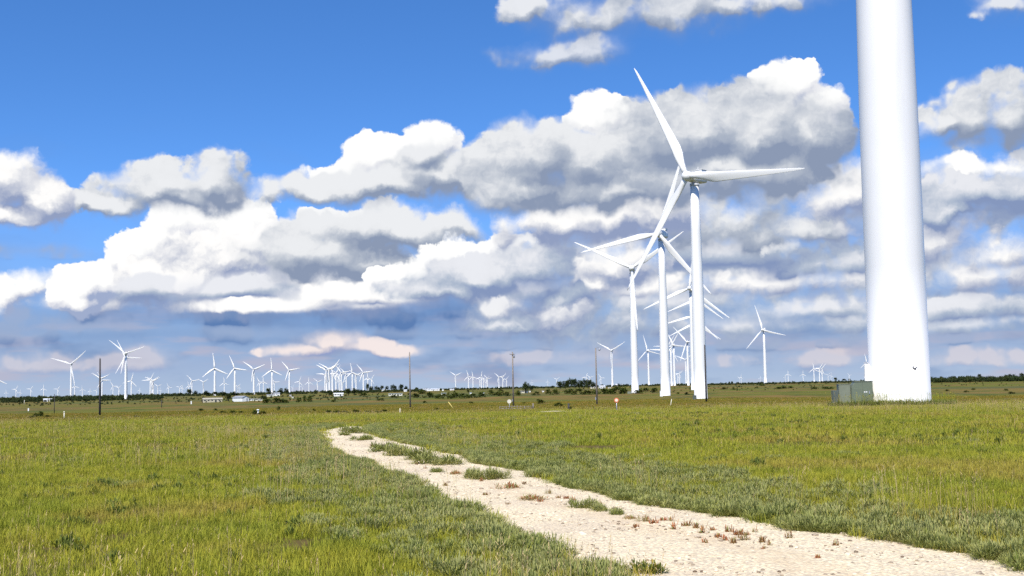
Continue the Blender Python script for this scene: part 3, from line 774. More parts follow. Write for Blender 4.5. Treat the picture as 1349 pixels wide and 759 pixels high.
def seg_labels(xs, head, short=None):
    out = {}
    for a, b_, nm in SEG:
        g_ = sorted([x for x in xs if a <= x < b_])
        for i, x in enumerate(g_):
            out[x] = (head + ' ' + nm) if len(g_) == 1 else '%s, %s from left %s' % (head, ORD[i], nm)
    return out
lab = seg_labels([s_[0] for s_ in SMALL], 'small far turbine')
for x, fy, hy, ph in SMALL:
    ro = .93 + .1 * rnd.random()
    place_turbine('tiny' if fy - hy < 8 else 'far' if fy - hy < 36 else 'mid', x, fy, hy, 8 + 14 * rnd.random(), ph, ro, lab[x], 'small wind turbines along the horizon')

# fittings of the nearest turbine: door housing seen edge-on, lamp, steps, cable box and a flange seam
bear = math.atan2(pn.x, pn.y)
side = Vector((-math.cos(bear), math.sin(bear), 0)); fwd = Vector((-math.sin(bear), -math.cos(bear), 0))
ang = math.atan2(side.y, side.x)
Ml = Matrix.Rotation(ang, 4, 'Z')
dmb = MB().box(1.9, 2.36, -.50, .50, 1.52, 3.05, Ml); dd = dmb.build('door_frame', M['paint'], near, bevel=.03)
MB().box(2.365, 2.40, -.38, .38, 1.60, 2.95, Ml).build('door', M['paint_grey'], dd)
MB().box(2.2, 2.42, -.07, .07, 3.06, 3.22, Ml).build('lamp', M['galv'], near)
sb = MB()
for k in range(6):
    z = 1.42 - k * .24; x0 = 2.12 + k * .02
    sb.box(x0, x0 + .30, -.45 - k * .24 , -.20 - k * .24, z, z + .05, Ml)
for s_ in (0, 1):
    sb.tube(Ml @ Vector((2.13 + .27 * s_, -.25, 1.45)), Ml @ Vector((2.16 + .33 * s_, -1.75, .02)), .03)
sb.box(2.12, 2.42, -.45, .45, 1.42, 1.49, Ml)
for s_ in (-.42, .42): sb.tube(Ml @ Vector((2.38, s_, 0)), Ml @ Vector((2.38, s_, 1.45)), .03)
for s_ in (-.42, .42): sb.tube(Ml @ Vector((2.40, s_, 1.45)), Ml @ Vector((2.40, s_, 2.35)), .02)
sb.build('steps', M['galv'], near)
fl = MB()
for z in (44.0,):
    r0 = 1.757; fl.lathe([(r0 + .001, z), (r0 + .008, z + .01), (r0 + .006, z + .05), (r0 - .002, z + .06)], 64)
fl.build('flange', M['paint'], near)
# steps and door for the second row turbine feet are below the size the photo shows
# bolts around the foot ring
bo = MB()
for k in range(48):
    a = 2 * math.pi * k / 48; bo.tube((math.cos(a) * 2.19, math.sin(a) * 2.19, .12), (math.cos(a) * 2.19, math.sin(a) * 2.19, .2), .03, n=6)
bo.build('anchor_bolts', M['galv'], near)
cn = MB().lathe([(2.9, -.3), (2.9, .05), (2.85, .08)], 48).build('foundation', M['conc'], near)
# ------------------------------------------------------------------ transformer beside the nearest tower
def px_len(n, p): return n / FPX * p.length          # photo pixels to metres at a place
tp = on_bearing(1128, 537, 95.0)
tb_ = math.atan2(tp.x, tp.y)
root = empty('pad_transformer', tp, -tb_ + .12); tag(root, 'green pad transformer cabinet standing in grass beside the nearest tower', 'transformer'); root.scale = (.95, .95, .93)
MB().box(-1.42, 1.25, -.9, 1.0, -.2, .10).build('plinth', M['conc'], root)
R_ = []
for y in (-.80, .85):
    R_.append([Vector((-.42, y, .10)), Vector((1.15, y, .10)), Vector((1.15, y, 1.93)), Vector((-.12, y, 1.93)), Vector((-.40, y, 1.52))][::-1])
body = MB(); body.rings(R_, True, False); body = body.build('cabinet', M['cab'], root, bevel=.025)
MB().box(-.16, 1.19, -.84, .89, 1.934, 1.99).build('lid', M['cab'], body, bevel=.015)
for x0, x1 in ((-.30, .40), (.43, 1.10)): MB().box(x0, x1, -.825, -.802, .22, 1.45 if x0 < 0 else 1.85).build('door', M['cab'], body, bevel=.006)
for x in (.50, .64): MB().box(x, x + .10, -.835, -.827, 1.12, 1.20).build('decal', M['white'], body)
MB().box(.86, .92, -.86, -.827, 1.0, 1.25).build('handle', M['galv'], body)
low = MB().box(-1.30, -.43, -.72, .80, .10, 1.74).build('low_cabinet', M['cab_tan'], root, bevel=.04)
MB().box(-1.33, -.44, -.75, .83, 1.742, 1.79).build('lid', M['cab_tan'], low, bevel=.012)
for k in range(6):
    y = -.62 + k * .24
    MB().box(-1.72, -1.305, y, y + .07, .30, 1.30).build('cooling_fin', M['fin'], root, bevel=.01)
MB().tube((-1.72, -.72, .38), (-1.72, .72, .38), .05).build('header_pipe', M['fin'], root)

# dark blotches of perched or passing birds on the tower's face: one bird in flight just in front of it
bp_ = on_bearing(1204.5, 486, 84.0)
bz = EYE.z + ((510.5 - (1204.5 - CX) * .0195) - 486) / FPX * 84.0 * .955
bd = MB(); R_ = []
for x, r_ in ((-.16, .008), (-.12, .03), (-.04, .05), (.06, .045), (.12, .03), (.16, .03), (.19, .012)):
    R_.append([Vector((x, math.cos(a) * r_, math.sin(a) * r_ * .9)) for a in [2 * math.pi * k / 10 for k in range(10)]][::-1])
bd.rings(R_, True, True)
for s_ in (-1, 1):
    wv = [(.07, .03 * s_, .02), (-.04, .03 * s_, .02), (-.06, .16 * s_, .13), (-.03, .30 * s_, .17), (.0, .16 * s_, .15)]
    n = len(bd.V); bd.add(wv + [(x, y, z - .008) for x, y, z in wv], [(0, 1, 2, 4), (4, 2, 3), (5, 9, 7, 6), (9, 8, 7), (0, 4, 9, 5), (4, 3, 8, 9), (3, 2, 7, 8), (2, 1, 6, 7), (1, 0, 5, 6)])
bd.add([(-.14, -.02, 0), (-.14, .02, 0), (-.25, .05, .01), (-.25, -.05, .01), (-.14, 0, .012), (-.25, 0, .018)], [(0, 1, 2, 3), (0, 3, 5, 4), (4, 5, 2, 1)])
b_o = bd.build('bird', M['black']); b_o.location = (bp_.x, bp_.y, bz); b_o.rotation_euler = (.25, .5, .6)
tag(b_o, 'small dark bird flying in front of the nearest white tower', 'bird')

# ------------------------------------------------------------------ utility poles
def utility_pole(bx_, by_, topy, wood, style, label):
    p = ground_at(bx_, by_); ca = math.cos(math.atan((bx_ - CX) / FPX)); h = (by_ - topy) / FPX * math.hypot(p.x, p.y) * ca
    root = empty('utility_pole', p, -math.atan2(p.x, p.y)); tag(root, label, 'utility pole', 'utility poles of the line across the plain')
    MB().tube((0, 0, -.3), (0, 0, h), .19, .13, 14).build('pole', wood, root)
    k = h / 10.5
    if style == 'arm':
        a = MB().box(-.55 * k, .35 * k, -.28, -.16, h - .55 * k, h - .43 * k).build('crossarm', wood, root)
        for x in (-.5, .28): MB().lathe([(.05, 0), (.08, .05), (.05, .10), (.08, .15), (.04, .22)], 10).build('insulator', M['insul'], root, loc=(x * k, -.22, h - .43 * k))
        MB().lathe([(.16, 0), (.19, .03), (.19, .65), (.15, .72)], 14).build('transformer_can', M['galv'], root, loc=(.32, -.05, h - 1.35))
    elif style == 'lamp':
        t = MB()
        pts = [Vector((0, 0, h - .1)), Vector((.3, 0, h + .12)), Vector((.62, 0, h + .10)), Vector((.80, 0, h - .12))]
        for q0, q1 in zip(pts, pts[1:]): t.tube(q0, q1, .035)
        t.build('lamp_arm', M['galv'], root)
        MB().lathe([(.06, -.10), (.20, -.18), (.22, -.45), (.10, -.55)], 14).build('lamp_head', M['galv'], root, loc=(.80, 0, h))
    else:
        MB().lathe([(.04, 0), (.07, .04), (.04, .10), (.07, .14), (.03, .2)], 10).build('insulator', M['insul'], root, loc=(0, 0, h))
    # pale sleeve or meter near the foot
    if style in ('arm', 'lamp'): MB().box(-.34, -.17, -.12, .06, 1.0, 1.55).build('meter_box', M['galv'], root)
    return root
utility_pole(131.5, 548, 473, M['wood_dark'], 'top', 'dark leftmost utility pole standing in front of the left turbines')
utility_pole(540.5, 537, 465, M['wood'], 'top', 'brown utility pole left of centre, leaning slightly, second in the line')
utility_pole(676.5, 535, 464, M['wood'], 'arm', 'utility pole with a small crossarm and a round white sign beside it')
utility_pole(786.5, 533, 459, M['wood'], 'lamp', 'utility pole with a curved lamp arm, right of the dark tree grove')
utility_pole(930.6, 529.5, 455, M['wood_dark'], 'top', 'dark utility pole touching the right edge of the tallest tower')
# the wires are thinner than the photo can show and are left out

# small dark posts far out on the left
def thin_post(bx_, by_, topy, r_, mat, name, label, cat, lean=0):
    p = ground_at(bx_, by_); h = (by_ - topy) / FPX * p.length
    root = empty(name, p); tag(root, label, cat)
    MB().tube((0, 0, -.2), (lean * h, 0, h), r_, r_ * .8, 10).build('post', mat, root)
    return root, h
q, h = thin_post(71.5, 545, 521, .12, M['wood_dark'], 'wooden_post', 'thin dark pole stub far left, between leftmost pole and left frame edge', 'post')
MB().lathe([(.13, 0), (.13, .06), (.02, .12)], 10).build('cap', M['galv'], q, loc=(0, 0, h))
q, h = thin_post(213, 537, 527.5, .14, M['wood_dark'], 'wooden_post', 'short dark post right of the tallest left turbine', 'post')
q, h = thin_post(266.5, 531, 525, .18, M['wood_dark'], 'wooden_post', 'short dark post at the left end of the long low shed', 'post')
q, h = thin_post(84.5, 552, 543, .09, M['stake'], 'marker_post', 'cream marker stake in the grass left of the dark leftmost pole', 'marker post')
MB().lathe([(.11, 0), (.11, .12), (.03, .18)], 10).build('cap', M['stake'], q, loc=(0, 0, h - .12))
q, h = thin_post(340, 547.5, 540, .10, M['white'], 'marker_post', 'white marker post standing before a dark bush, left of the track end', 'marker post')
MB().lathe([(.2, 0), (.2, .10), (.05, .16)], 10).build('cap', M['white'], q, loc=(0, 0, h - .1))
q, h = thin_post(32, 533, 527.5, .25, M['cream'], 'marker_post', 'pale post in the scrub near the far left edge', 'marker post')
q, h = thin_post(598.5, 538.5, 529.5, .07, M['yellow'], 'marker_post', 'yellow marker stick leaning left, between the second and third poles', 'marker post', lean=-.85)
q, h = thin_post(883, 536, 526, .05, M['stake'], 'marker_post', 'thin pale stick just in front of second big tower', 'marker post', lean=.2)
q, h = thin_post(527, 546, 538, .035, M['stake'], 'marker_post', 'thin pale reed-like stick left of the second pole', 'marker post')
for (x, y0, y1, w, lb) in ((37.5, 541.5, 538, .22, 'small white utility box in grass near the left frame edge'), (252, 532.5, 528.5, .3, 'small white utility box left of the long low shed'),
                           (309, 528, 524.5, .3, 'small pale box left of the white gabled shed')):
    p = ground_at(x, y0); h = (y0 - y1) / FPX * p.length
    root = empty('utility_box', p); tag(root, lb, 'utility box')
    MB().box(-w, w, -w * .7, w * .7, 0, h * .9).build('cabinet', M['white'], root, bevel=.02)
    MB().box(-w * 1.1, w * 1.1, -w * .8, w * .8, h * .9 + .003, h).build('lid', M['cream'], root, bevel=.02)

# round and octagonal signs on posts
def sign(bx_, by_, cy_, dia, face, mid, sides, label, cat='sign'):
    p = ground_at(bx_, by_); L_ = math.hypot(p.x, p.y); hz_ = (by_ - cy_) / FPX * L_; r_ = dia / 2 / FPX * L_
    root = empty('round_sign' if sides > 12 else 'octagonal_sign', p, -math.atan2(p.x, p.y)); tag(root, label, cat)
    MB().tube((0, .03, -.2), (0, .03, hz_), .03).build('post', M['galv'], root)
    def disc(rr, y0, y1):
        mb = MB(); mb.rings([[Vector((math.cos(2*math.pi*(k+.5)/sides) * rr, y, hz_ + math.sin(2*math.pi*(k+.5)/sides) * rr)) for k in range(sides)] for y in (y0, y1)], True, False); return mb
    pl = disc(r_, -.025, -.005).build('panel', face, root)
    if mid is not None: disc(r_ * .62, -.035, -.028).build('legend', mid, pl)
    return root
sign(812.5, 543, 527.5, 6.4, M['orange'], M['sign_pale'], 8, 'orange octagonal sign with pale centre on a thin post in grass')
sign(671.2, 541, 529, 5.4, M['cream'], None, 24, 'round white sign on a post beside the crossarm pole')

# low fence by the third pole
p0 = ground_at(702, 540); L_ = math.hypot(p0.x, p0.y)
fr = empty('low_fence', p0, 0); tag(fr, 'low dark wire fence of short posts running under the crossarm pole', 'fence', )
def fpos(px): q_ = on_bearing(px, 540, L_); return q_
def loc_(v): return Vector(v) - p0
tops = {}
for px, hh in ((658.5, .55), (667, .5), (674.5, .62), (681.5, .62), (691, .5), (702.5, .85)):
    q_ = fpos(px); MB().tube(loc_((q_.x, q_.y, q_.z - .1)), loc_((q_.x, q_.y, q_.z + hh)), .04 if hh < .8 else .085, n=8).build('post', M['wood'], fr); tops[px] = (q_, hh)
ks = sorted(tops)
for zf in (.25, .48):
    w = MB()
    for a, b_ in zip(ks, ks[1:]):
        A_, B_ = tops[a][0], tops[b_][0]; w.tube(loc_((A_.x, A_.y, A_.z + zf)), loc_((B_.x, B_.y, B_.z + zf)), .018, n=5)
    w.build('wire', M['galv'], fr)
q_ = ground_at(699, 541); br = MB().tube((0, 0, 0), (.42, .1, .62), .05, n=8); o = br.build('brace', M['wood_dark'], fr); o.location = loc_(fpos(698.6))
q, h = thin_post(749.2, 541, 531.5, .10, M['wood_dark'], 'gate_post', 'dark gate post with brush at its foot, right of the bare patch', 'post')
MB().tube((.05, 0, .1), (.36, 0, .02), .06, n=8).build('stay', M['wood_dark'], q)

# transformers at the feet of the turbines in the row
for (x, y, w, h_, mt, lb) in ((915.2, 527, 1.1, 1.3, 'fin', 'dark transformer box tucked against left foot of the tallest tower'), (829.5, 521, 2.2, 1.3, 'cab_tan', 'pale transformer box left of the leftmost big tower foot'),
                              (871.3, 518.5, 1.2, 2.4, 'white', 'small white box on left foot of the second big tower')):
    p = on_bearing(x, y, {915.2: 398, 829.5: 700, 871.3: 553}[x]); root = empty('transformer_box', p, -.1); tag(root, lb, 'transformer')
    MB().box(-w / 2, w / 2, -.8, .8, 0, h_).build('cabinet', M[mt], root, bevel=.04); MB().box(-w / 2 - .05, w / 2 + .05, -.85, .85, h_ + .003, h_ + .08).build('lid', M[mt], root)

# ------------------------------------------------------------------ far buildings
def building(name, cx, by_, wpx, hpx, wall, roof, label, cat, kind='gable', depth=None, door=True, nwin=0, turn=0.0):
    p = ground_at(cx, by_); L_ = math.hypot(p.x, p.y); W = wpx / FPX * L_; Hh = hpx / FPX * L_; Dp = depth or max(5, min(12, W * .6))
    root = empty(name, p, -math.atan2(p.x, p.y) + turn); tag(root, label, cat)
    x, y = W / 2, Dp / 2; wh = Hh * (.72 if kind != 'flat' else .93)
    wl = MB().box(-x, x, -y, y, -.3, wh)
    if kind == 'gable_front':       # ridge runs away from the viewer
        wl.add([(-x, -y, wh), (x, -y, wh), (0, -y, Hh), (-x, y, wh), (x, y, wh), (0, y, Hh)], [(0, 1, 2), (3, 5, 4)])
    elif kind == 'gable':
        wl.add([(-x, -y, wh), (-x, y, wh), (-x, 0, Hh), (x, -y, wh), (x, y, wh), (x, 0, Hh)], [(0, 2, 1), (3, 4, 5)])
    wl.build('wall', wall, root)
    t = .12; ov = .35; rf = MB()
    if kind == 'flat': rf.box(-x - ov, x + ov, -y - ov, y + ov, wh + .003, Hh)
    elif kind == 'gable':
        for s_ in (-1, 1):
            rf.add([(-x-ov, s_*(y+ov), wh-.12), (x+ov, s_*(y+ov), wh-.12), (x+ov, 0, Hh+.01), (-x-ov, 0, Hh+.01), (-x-ov, s_*(y+ov), wh-.12+t), (x+ov, s_*(y+ov), wh-.12+t), (x+ov, 0, Hh+t), (-x-ov, 0, Hh+t)], [(0,1,2,3),(4,7,6,5),(0,4,5,1),(1,5,6,2),(2,6,7,3),(3,7,4,0)])
    else:
        for s_ in (-1, 1):
            rf.add([(s_*(x+ov), -y-ov, wh-.12), (s_*(x+ov), y+ov, wh-.12), (0, y+ov, Hh+.01), (0, -y-ov, Hh+.01), (s_*(x+ov), -y-ov, wh-.12+t), (s_*(x+ov), y+ov, wh-.12+t), (0, y+ov, Hh+t), (0, -y-ov, Hh+t)], [(0,1,2,3),(4,7,6,5),(0,4,5,1),(1,5,6,2),(2,6,7,3),(3,7,4,0)])
    rf.build('roof', roof, root)
    if door: MB().box(x * .25, x * .25 + min(1.1, W * .2), -y - .05, -y - .003, 0, min(2.1, wh * .8)).build('door', M['glass_dark'] if W > 6 else M['roof_grey'], root)
    for k in range(nwin):
        xx = -x + W * (k + .6) / (nwin + .4)
        if abs(xx - x * .3) < 1.2: continue
        wn = MB().box(xx - .5, xx + .5, -y - .04, -y - .003, wh * .45, wh * .8).build('window', M['glass_dark'], root)
    return root
B = building
B('farmhouse', 60, 529.5, 5, 4, M['white'], M['roof_white'], 'small white house in scrub, leftmost building on the plain', 'house', nwin=2)
B('farmhouse', 66.5, 529, 4, 3.6, M['cream'], M['roof_white'], 'small cream house beside the leftmost white house', 'house', nwin=1)
B('storage_shed', 280, 530, 24, 5.5, M['tan'], M['tan'], 'long low tan shed before dark trees, left of the white gabled shed', 'shed', 'gable', nwin=5)
B('barn', 317, 529, 9.5, 7, M['white'], M['roof_grey'], 'bright white shed with grey gabled roof, left part of the plain', 'shed', 'gable_front', depth=13, turn=.5)
B('camper', 331, 528, 7, 2.6, M['white'], M['roof_white'], 'low white camper just right of the white gabled shed', 'camper', 'flat', nwin=2)
B('camper', 341, 528, 9, 2.6, M['cream'], M['roof_white'], 'low white camper farther right of the white gabled shed', 'camper', 'flat', nwin=3)
B('farmhouse', 364.5, 521.5, 8, 4.2, M['white'], M['roof_grey'], 'white house between dark round trees, left of the turbine cluster', 'house', nwin=3)
B('storage_shed', 356, 522.5, 9, 2.6, M['cream'], M['roof_grey'], 'pale green shed attached left of white house among round trees', 'shed', nwin=1)
B('parked_trailer', 382.5, 522.5, 2.6, 2.2, M['white'], M['roof_white'], 'tiny white trailer right of the two round dark trees', 'trailer', 'flat', door=False)
B('parked_trailer', 385.5, 524.6, 2.6, 2.0, M['cream'], M['roof_white'], 'tiny cream trailer, the nearer of two right of the round trees', 'trailer', 'flat', door=False)
B('farmhouse', 446, 522, 12, 4.2, M['white'], M['roof_white'], 'white house under the dense turbine cluster, dark bush on its left', 'house', nwin=3)
B('farmhouse', 506.5, 516, 7, 3.4, M['white'], M['roof_white'], 'small white gabled house among trees, left of the second pole', 'house', 'gable_front', nwin=1)
B('mobile_home', 521, 521.5, 18, 3.2, M['cream'], M['roof_white'], 'long cream mobile home just left of the second pole', 'mobile home', 'flat', depth=6, nwin=5)
B('farmhouse', 534, 516, 4, 2.6, M['white'], M['roof_white'], 'tiny white house touching left side of the second pole', 'house', nwin=1)
B('farmhouse', 543.8, 515, 3, 2.4, M['white'], M['roof_white'], 'tiny white house just right of the second pole', 'house', nwin=1)
B('warehouse', 567.5, 515, 23, 2.8, M['white'], M['roof_white'], 'long bright white warehouse on the horizon, right of the second pole', 'warehouse', 'gable', nwin=6)
B('mobile_home', 584.5, 520.5, 6.5, 2.8, M['cream'], M['roof_white'], 'small cream mobile home below the long white warehouse', 'mobile home', 'flat', nwin=2)
B('parked_trailer', 583.4, 515, 2.2, 2.2, M['white'], M['roof_white'], 'tiny white trailer right beside the long warehouse', 'trailer', 'flat', door=False)
B('storage_shed', 595.5, 514.3, 5.5, 1.8, M['white'], M['roof_white'], 'tiny low white shed under the first turbine right of the warehouse', 'shed', nwin=1)
B('parked_trailer', 620, 519, 2.2, 2.2, M['white'], M['roof_white'], 'tiny white trailer in front of a dark bush below turbines', 'trailer', 'flat', door=False)
B('parked_trailer', 636.5, 518.6, 3.2, 1.6, M['white'], M['roof_white'], 'tiny white trailer left of the crossarm pole on bare ground', 'trailer', 'flat', door=False)
B('mobile_home', 689.5, 518, 12.5, 3.0, M['cream'], M['roof_white'], 'cream mobile home under the round dark tree right of third pole', 'mobile home', 'flat', nwin=3)
B('parked_trailer', 698, 516.8, 2.0, 2.0, M['white'], M['roof_white'], 'tiny white trailer at right end of the cream mobile home', 'trailer', 'flat', door=False)
B('parked_trailer', 715.5, 516.5, 2.6, 1.8, M['white'], M['roof_white'], 'tiny white trailer between round dark tree and the grove', 'trailer', 'flat', door=False)
B('storage_shed', 782, 511.8, 8, 3.0, M['cream'], M['roof_grey'], 'cream shed at the right end of the dark grove', 'shed', nwin=2)
B('farmhouse', 793, 511.8, 7.5, 3.6, M['white'], M['roof_white'], 'white house just right of the lamp-topped pole', 'house', turn=.4, nwin=2)
B('mobile_home', 803, 511.6, 4, 1.6, M['cream'], M['roof_white'], 'tiny low cream trailer house left of the small V-bladed turbine', 'mobile home', 'flat', nwin=1)
B('farmhouse', 812, 508.6, 2.6, 2.6, M['white'], M['roof_white'], 'tiny white house right of the small V-bladed turbine', 'house', nwin=0)
B('farmhouse', 820.6, 508.6, 3, 2.2, M['white'], M['roof_white'], 'tiny white house farther right, left of the leftmost big tower', 'house', nwin=0)
# ------------------------------------------------------------------ single bushes and trees
TREES = [crown('crown', 900, 2.6, 3.4, 1.0, .42, [M['tree']], 3, 16), crown('crown', 900, 2.4, 3.9, 1.1, .42, [M['tree']], 8, 18), crown('crown', 800, 3.0, 2.8, .9, .42, [M['tree']], 12, 14)]
def trunk_mesh(seed, h):
    r = random.Random(seed); mb = MB(); top = Vector((r.uniform(-.2, .2), r.uniform(-.2, .2), h * .5))
    mb.tube((0, 0, -.3), top, .22, .15, 8)
    for k in range(5):
        a = k * 1.257 + r.random(); mb.tube(top, top + Vector((math.cos(a) * 1.3, math.sin(a) * 1.3, h * r.uniform(.2, .4))), .11, .03, 6)
    me = bpy.data.meshes.new('trunk'); me.from_pydata([tuple(v) for v in mb.V], [], mb.F); me.materials.append(M['bark']); me.update(); return me
TRUNKS = [trunk_mesh(1, 4), trunk_mesh(2, 4.4), trunk_mesh(3, 3.6)]
TR = [(738,513,10,11),(744.5,513,11,12),(751,513,14,13),(757.5,513,13,12),(763.5,513,12,11),(769.5,513,13,12),(775.5,513,12,11),(781,512,9,9),
 (693,518,14,13),(700,516.5,8,9),(370.2,520.5,9,7),(377,520.5,9,7),(354,519,7,8),(347.5,528,7,9),(434,522.5,8,10),(459,521.5,9,11),(466,520.5,9,10),(473,520.5,7,9),(484,516,10,5),(489,516,7,8),(496.5,516,7,9),
 (503,514.5,6,6),(510,514.5,6,6),(518,516,9,10),(528.5,516,9,8),(534.5,514.5,6,6),(549,514.5,4,7),(1101,501.5,4.5,5),(1112,501.6,3,6),(1119,501.5,3,4),(961,505.5,2.6,3),(964.5,505.5,3.2,3.4),(972,505.4,2,3),
 (250,521.5,8,9),(258,521,6,7),(238,522.5,5,7),(301,528.5,9,10),(309,523,7,10),(293,523.5,7,9),(283,521.5,5,8),(272,522,7,9),(139.5,528,6,5),(148,528.5,5,5),(112,529,4,6),(42,530,4,5),(51,531,4,5),
 (815,509.8,4.5,5),(826,509.8,4,7),(838.5,509,4,6),(1240,500,4,5),(1264,500,4,6),(1290,498.5,5,6),(1331,498,5,7),(1346,498,6,7),(704,512,3,4),(716,512,3,4),(728,512,4,5),(617,517.8,4,5)]
TSEG = SEG; SEG = [(-99, 131, 'left of the dark leftmost pole'), (131, 316, 'between the dark leftmost pole and white gabled shed'), (316, 541, 'between white gabled shed and the second pole'), (541, 677, 'between the second and third poles'), (677, 730, 'between the third pole and the dark grove'), (730, 786, 'in the dark grove'),
       (786, 925, 'between the fourth pole and tallest turbine'), (925, 1143, 'between the tallest turbine and the nearest tower'), (1143, 1500, 'right of the nearest tower')]
lab = seg_labels([t[0] for t in TR], 'dark tree')
for i, (x, y, h, w) in enumerate(TR):
    p = ground_at(x, y); L_ = math.hypot(p.x, p.y); k = i % 3; hh = h / FPX * L_; ww = w / FPX * L_
    root = empty('broadleaf_tree', p, rnd.random() * 6); tag(root, lab[x], 'tree', 'dark trees on the far plain')
    nat_h, nat_w = (4.6, 5.2, 3.9)[k], (5.6, 5.2, 6.2)[k]
    root.scale = (ww / nat_w, ww / nat_w, hh / nat_h)
    for nm, me in (('crown', TREES[k]), ('trunk', TRUNKS[k])):
        o = bpy.data.objects.new(nm, me); COL.objects.link(o); o.parent = root
BUSH = [crown('low_bush', 420, 1.5, 1.3, 0, .26, [M['bush']], 21, 9, .8, True), crown('low_bush', 420, 1.7, 1.1, 0, .26, [M['bush']], 23, 10, .8, True), crown('low_bush', 360, 1.3, 1.5, 0, .26, [M['bush']], 27, 8, .8, True)]
BU = [(850,516,4,8),(863,516.5,5,10),(874,516,4,7),(795,519,6,12),(804,519,6,12),(815,519,8,14),(822,518.5,7,10),(750,519,6,10),(761,520,7,12),(773,520,5,12),(783,519.5,5,9),(838.2,518.5,4,9),(843.5,518.5,5,6),
 (649,521.5,5,10),(659,522,6,13),(668,522,5,9),(682,521.5,6,9),(706,521,4,8),(712,532,4.5,8),(710,529,3,6),(723,519,5,8),(731,520,6,10),(731.5,536,4,6),(737,536,5,7),(751.5,541.5,5,3.5),
 (556,519,5,10),(547,524,5,9),(565,524,6,11),(577,525,5,9),(588,525.5,6,12),(600,524.5,6,12),(611,525,6,11),(622,524.5,5,9),(634,523.5,6,10),(646,517,3,6),(659.5,516.5,3,6),(598.6,517.5,2.2,3),
 (394.4,530,5.5,8),(402,529.5,7,6),(408.5,529.5,7,6),(440,529.5,2.4,7),(365,531.5,6,15),(353,531.5,5,12),(375,531,4,9),(413.5,542,3,3.5),(367.5,541,5,4.5),(480,521,3,10),(502,528,3,8),
 (432,545,4,10),(443,545,4,9),(455,545,3.5,9),(468,544.5,4,9),(484,546,4,12),(496,546,4,10),(507,543,3,9),(335,547,6,8),(345,547.5,5,10),(264,542,3,8),(284.5,542,3.5,5),(294,545,3,8),(306,545,3.5,9),(318,545,3,7),
 (48,550,5,7),(54,549.5,6,7),(41,551,3,5),(62,550.5,3,7),(905,520,2.6,5),(893,519,2,4),(967,513.5,2.4,5),(953,513,2.2,8),(1003,508.5,2.6,6),(1033,512,3,9),(1025,512.5,2.4,8),(1042,511.5,2.4,6),(997,511.5,2,4),(974,510,1.6,3),(1090,513,3,12),(1074,512.5,2.6,9),
 (912,547,3,8),(921,546,3.5,7),(1283,514,2.4,5),(1272,517,2,6),(1325,515,2.4,5),(1332,519,2.4,7),(1247,515.5,2,5),(180,551,3,6),(205,557,2.4,6),(560,531,2.4,5),(620,532,2.6,6),(575,540,2.2,6),(519,524,3,8),(690,532,2,4)]
lab = seg_labels([t[0] for t in BU], 'low dark bush')
for i, (x, y, h, w) in enumerate(BU):
    p = ground_at(x, y); L_ = math.hypot(p.x, p.y); k = i % 3
    o = bpy.data.objects.new('low_bush', BUSH[k]); COL.objects.link(o); o.location = p; o.rotation_euler = (0, 0, rnd.random() * 6)
    o.scale = (w / FPX * L_ / (3.2, 3.6, 2.8)[k] * 1.7,) * 2 + (h / FPX * L_ / (1.5, 1.3, 1.7)[k] * 1.1,); tag(o, lab[x], 'bush', 'low bushes scattered on the plain')

# far-off woods: solid dark strips along the horizon
def wood_strip(name, px0, px1, base, hpx, n, label, spread=0.0, seed=1):
    r = np.random.RandomState(seed); P_ = []; S = []
    for i in range(n):
        x = r.uniform(px0, px1); b_ = base(x) - r.rand() * spread
        p = ground_at(x, b_); L_ = math.hypot(p.x, p.y); P_.append(tuple(p)); S.append(hpx(x) * r.uniform(.6, 1.15) / FPX * L_ / 4.4)
    scatter(name, P_, r.rand(n) * 6.28, S, r.randint(0, 3, n), WOODM, label, 'trees')
WOODM = [crown('wood_tree', 260, 3.4, 4.0, 0, .7, [M['wood_far']], 41, 12, .9, True), crown('wood_tree', 260, 4.0, 3.4, 0, .7, [M['wood_far']], 43, 14, .9, True), crown('wood_tree', 240, 3.0, 4.6, 0, .7, [M['wood_far']], 47, 10, .9, True)]
hl = lambda x: 510.5 + (CX - x) * .0195
wood_strip('distant_woods', 1224, 1420, lambda x: 504.6 - (x - 1224) * .018, lambda x: 5.0, 420, 'dark green strip of woodland along the horizon right of nearest tower', 2.5, 3)
wood_strip('distant_woods', -60, 215, lambda x: hl(x) + 7.5, lambda x: 4.2, 520, 'dark strip of distant woods along the left horizon', 4.5, 4)
wood_strip('distant_woods', 215, 560, lambda x: hl(x) + 3.6, lambda x: 2.8, 560, 'thin dark line of distant woods behind the left and middle turbines', 2.2, 5)
wood_strip('distant_woods', 560, 925, lambda x: hl(x) + 2.2, lambda x: 2.2, 520, 'thin dark line of distant woods behind grove and big towers', 1.4, 6)
wood_strip('distant_woods', 925, 1150, lambda x: hl(x) + 2.6, lambda x: 2.2, 380, 'thin dark line of distant woods left of the nearest tower', 1.4, 7)
wood_strip('distant_scrub', -60, 560, lambda x: hl(x) + 12.5, lambda x: 2.0, 420, 'patchy dark scrub in front of the left woods', 7, 8)
wood_strip('distant_scrub', 560, 1420, lambda x: hl(x) + 11, lambda x: 1.5, 260, 'thin patchy scrub across the middle and right of the plain', 8, 9)

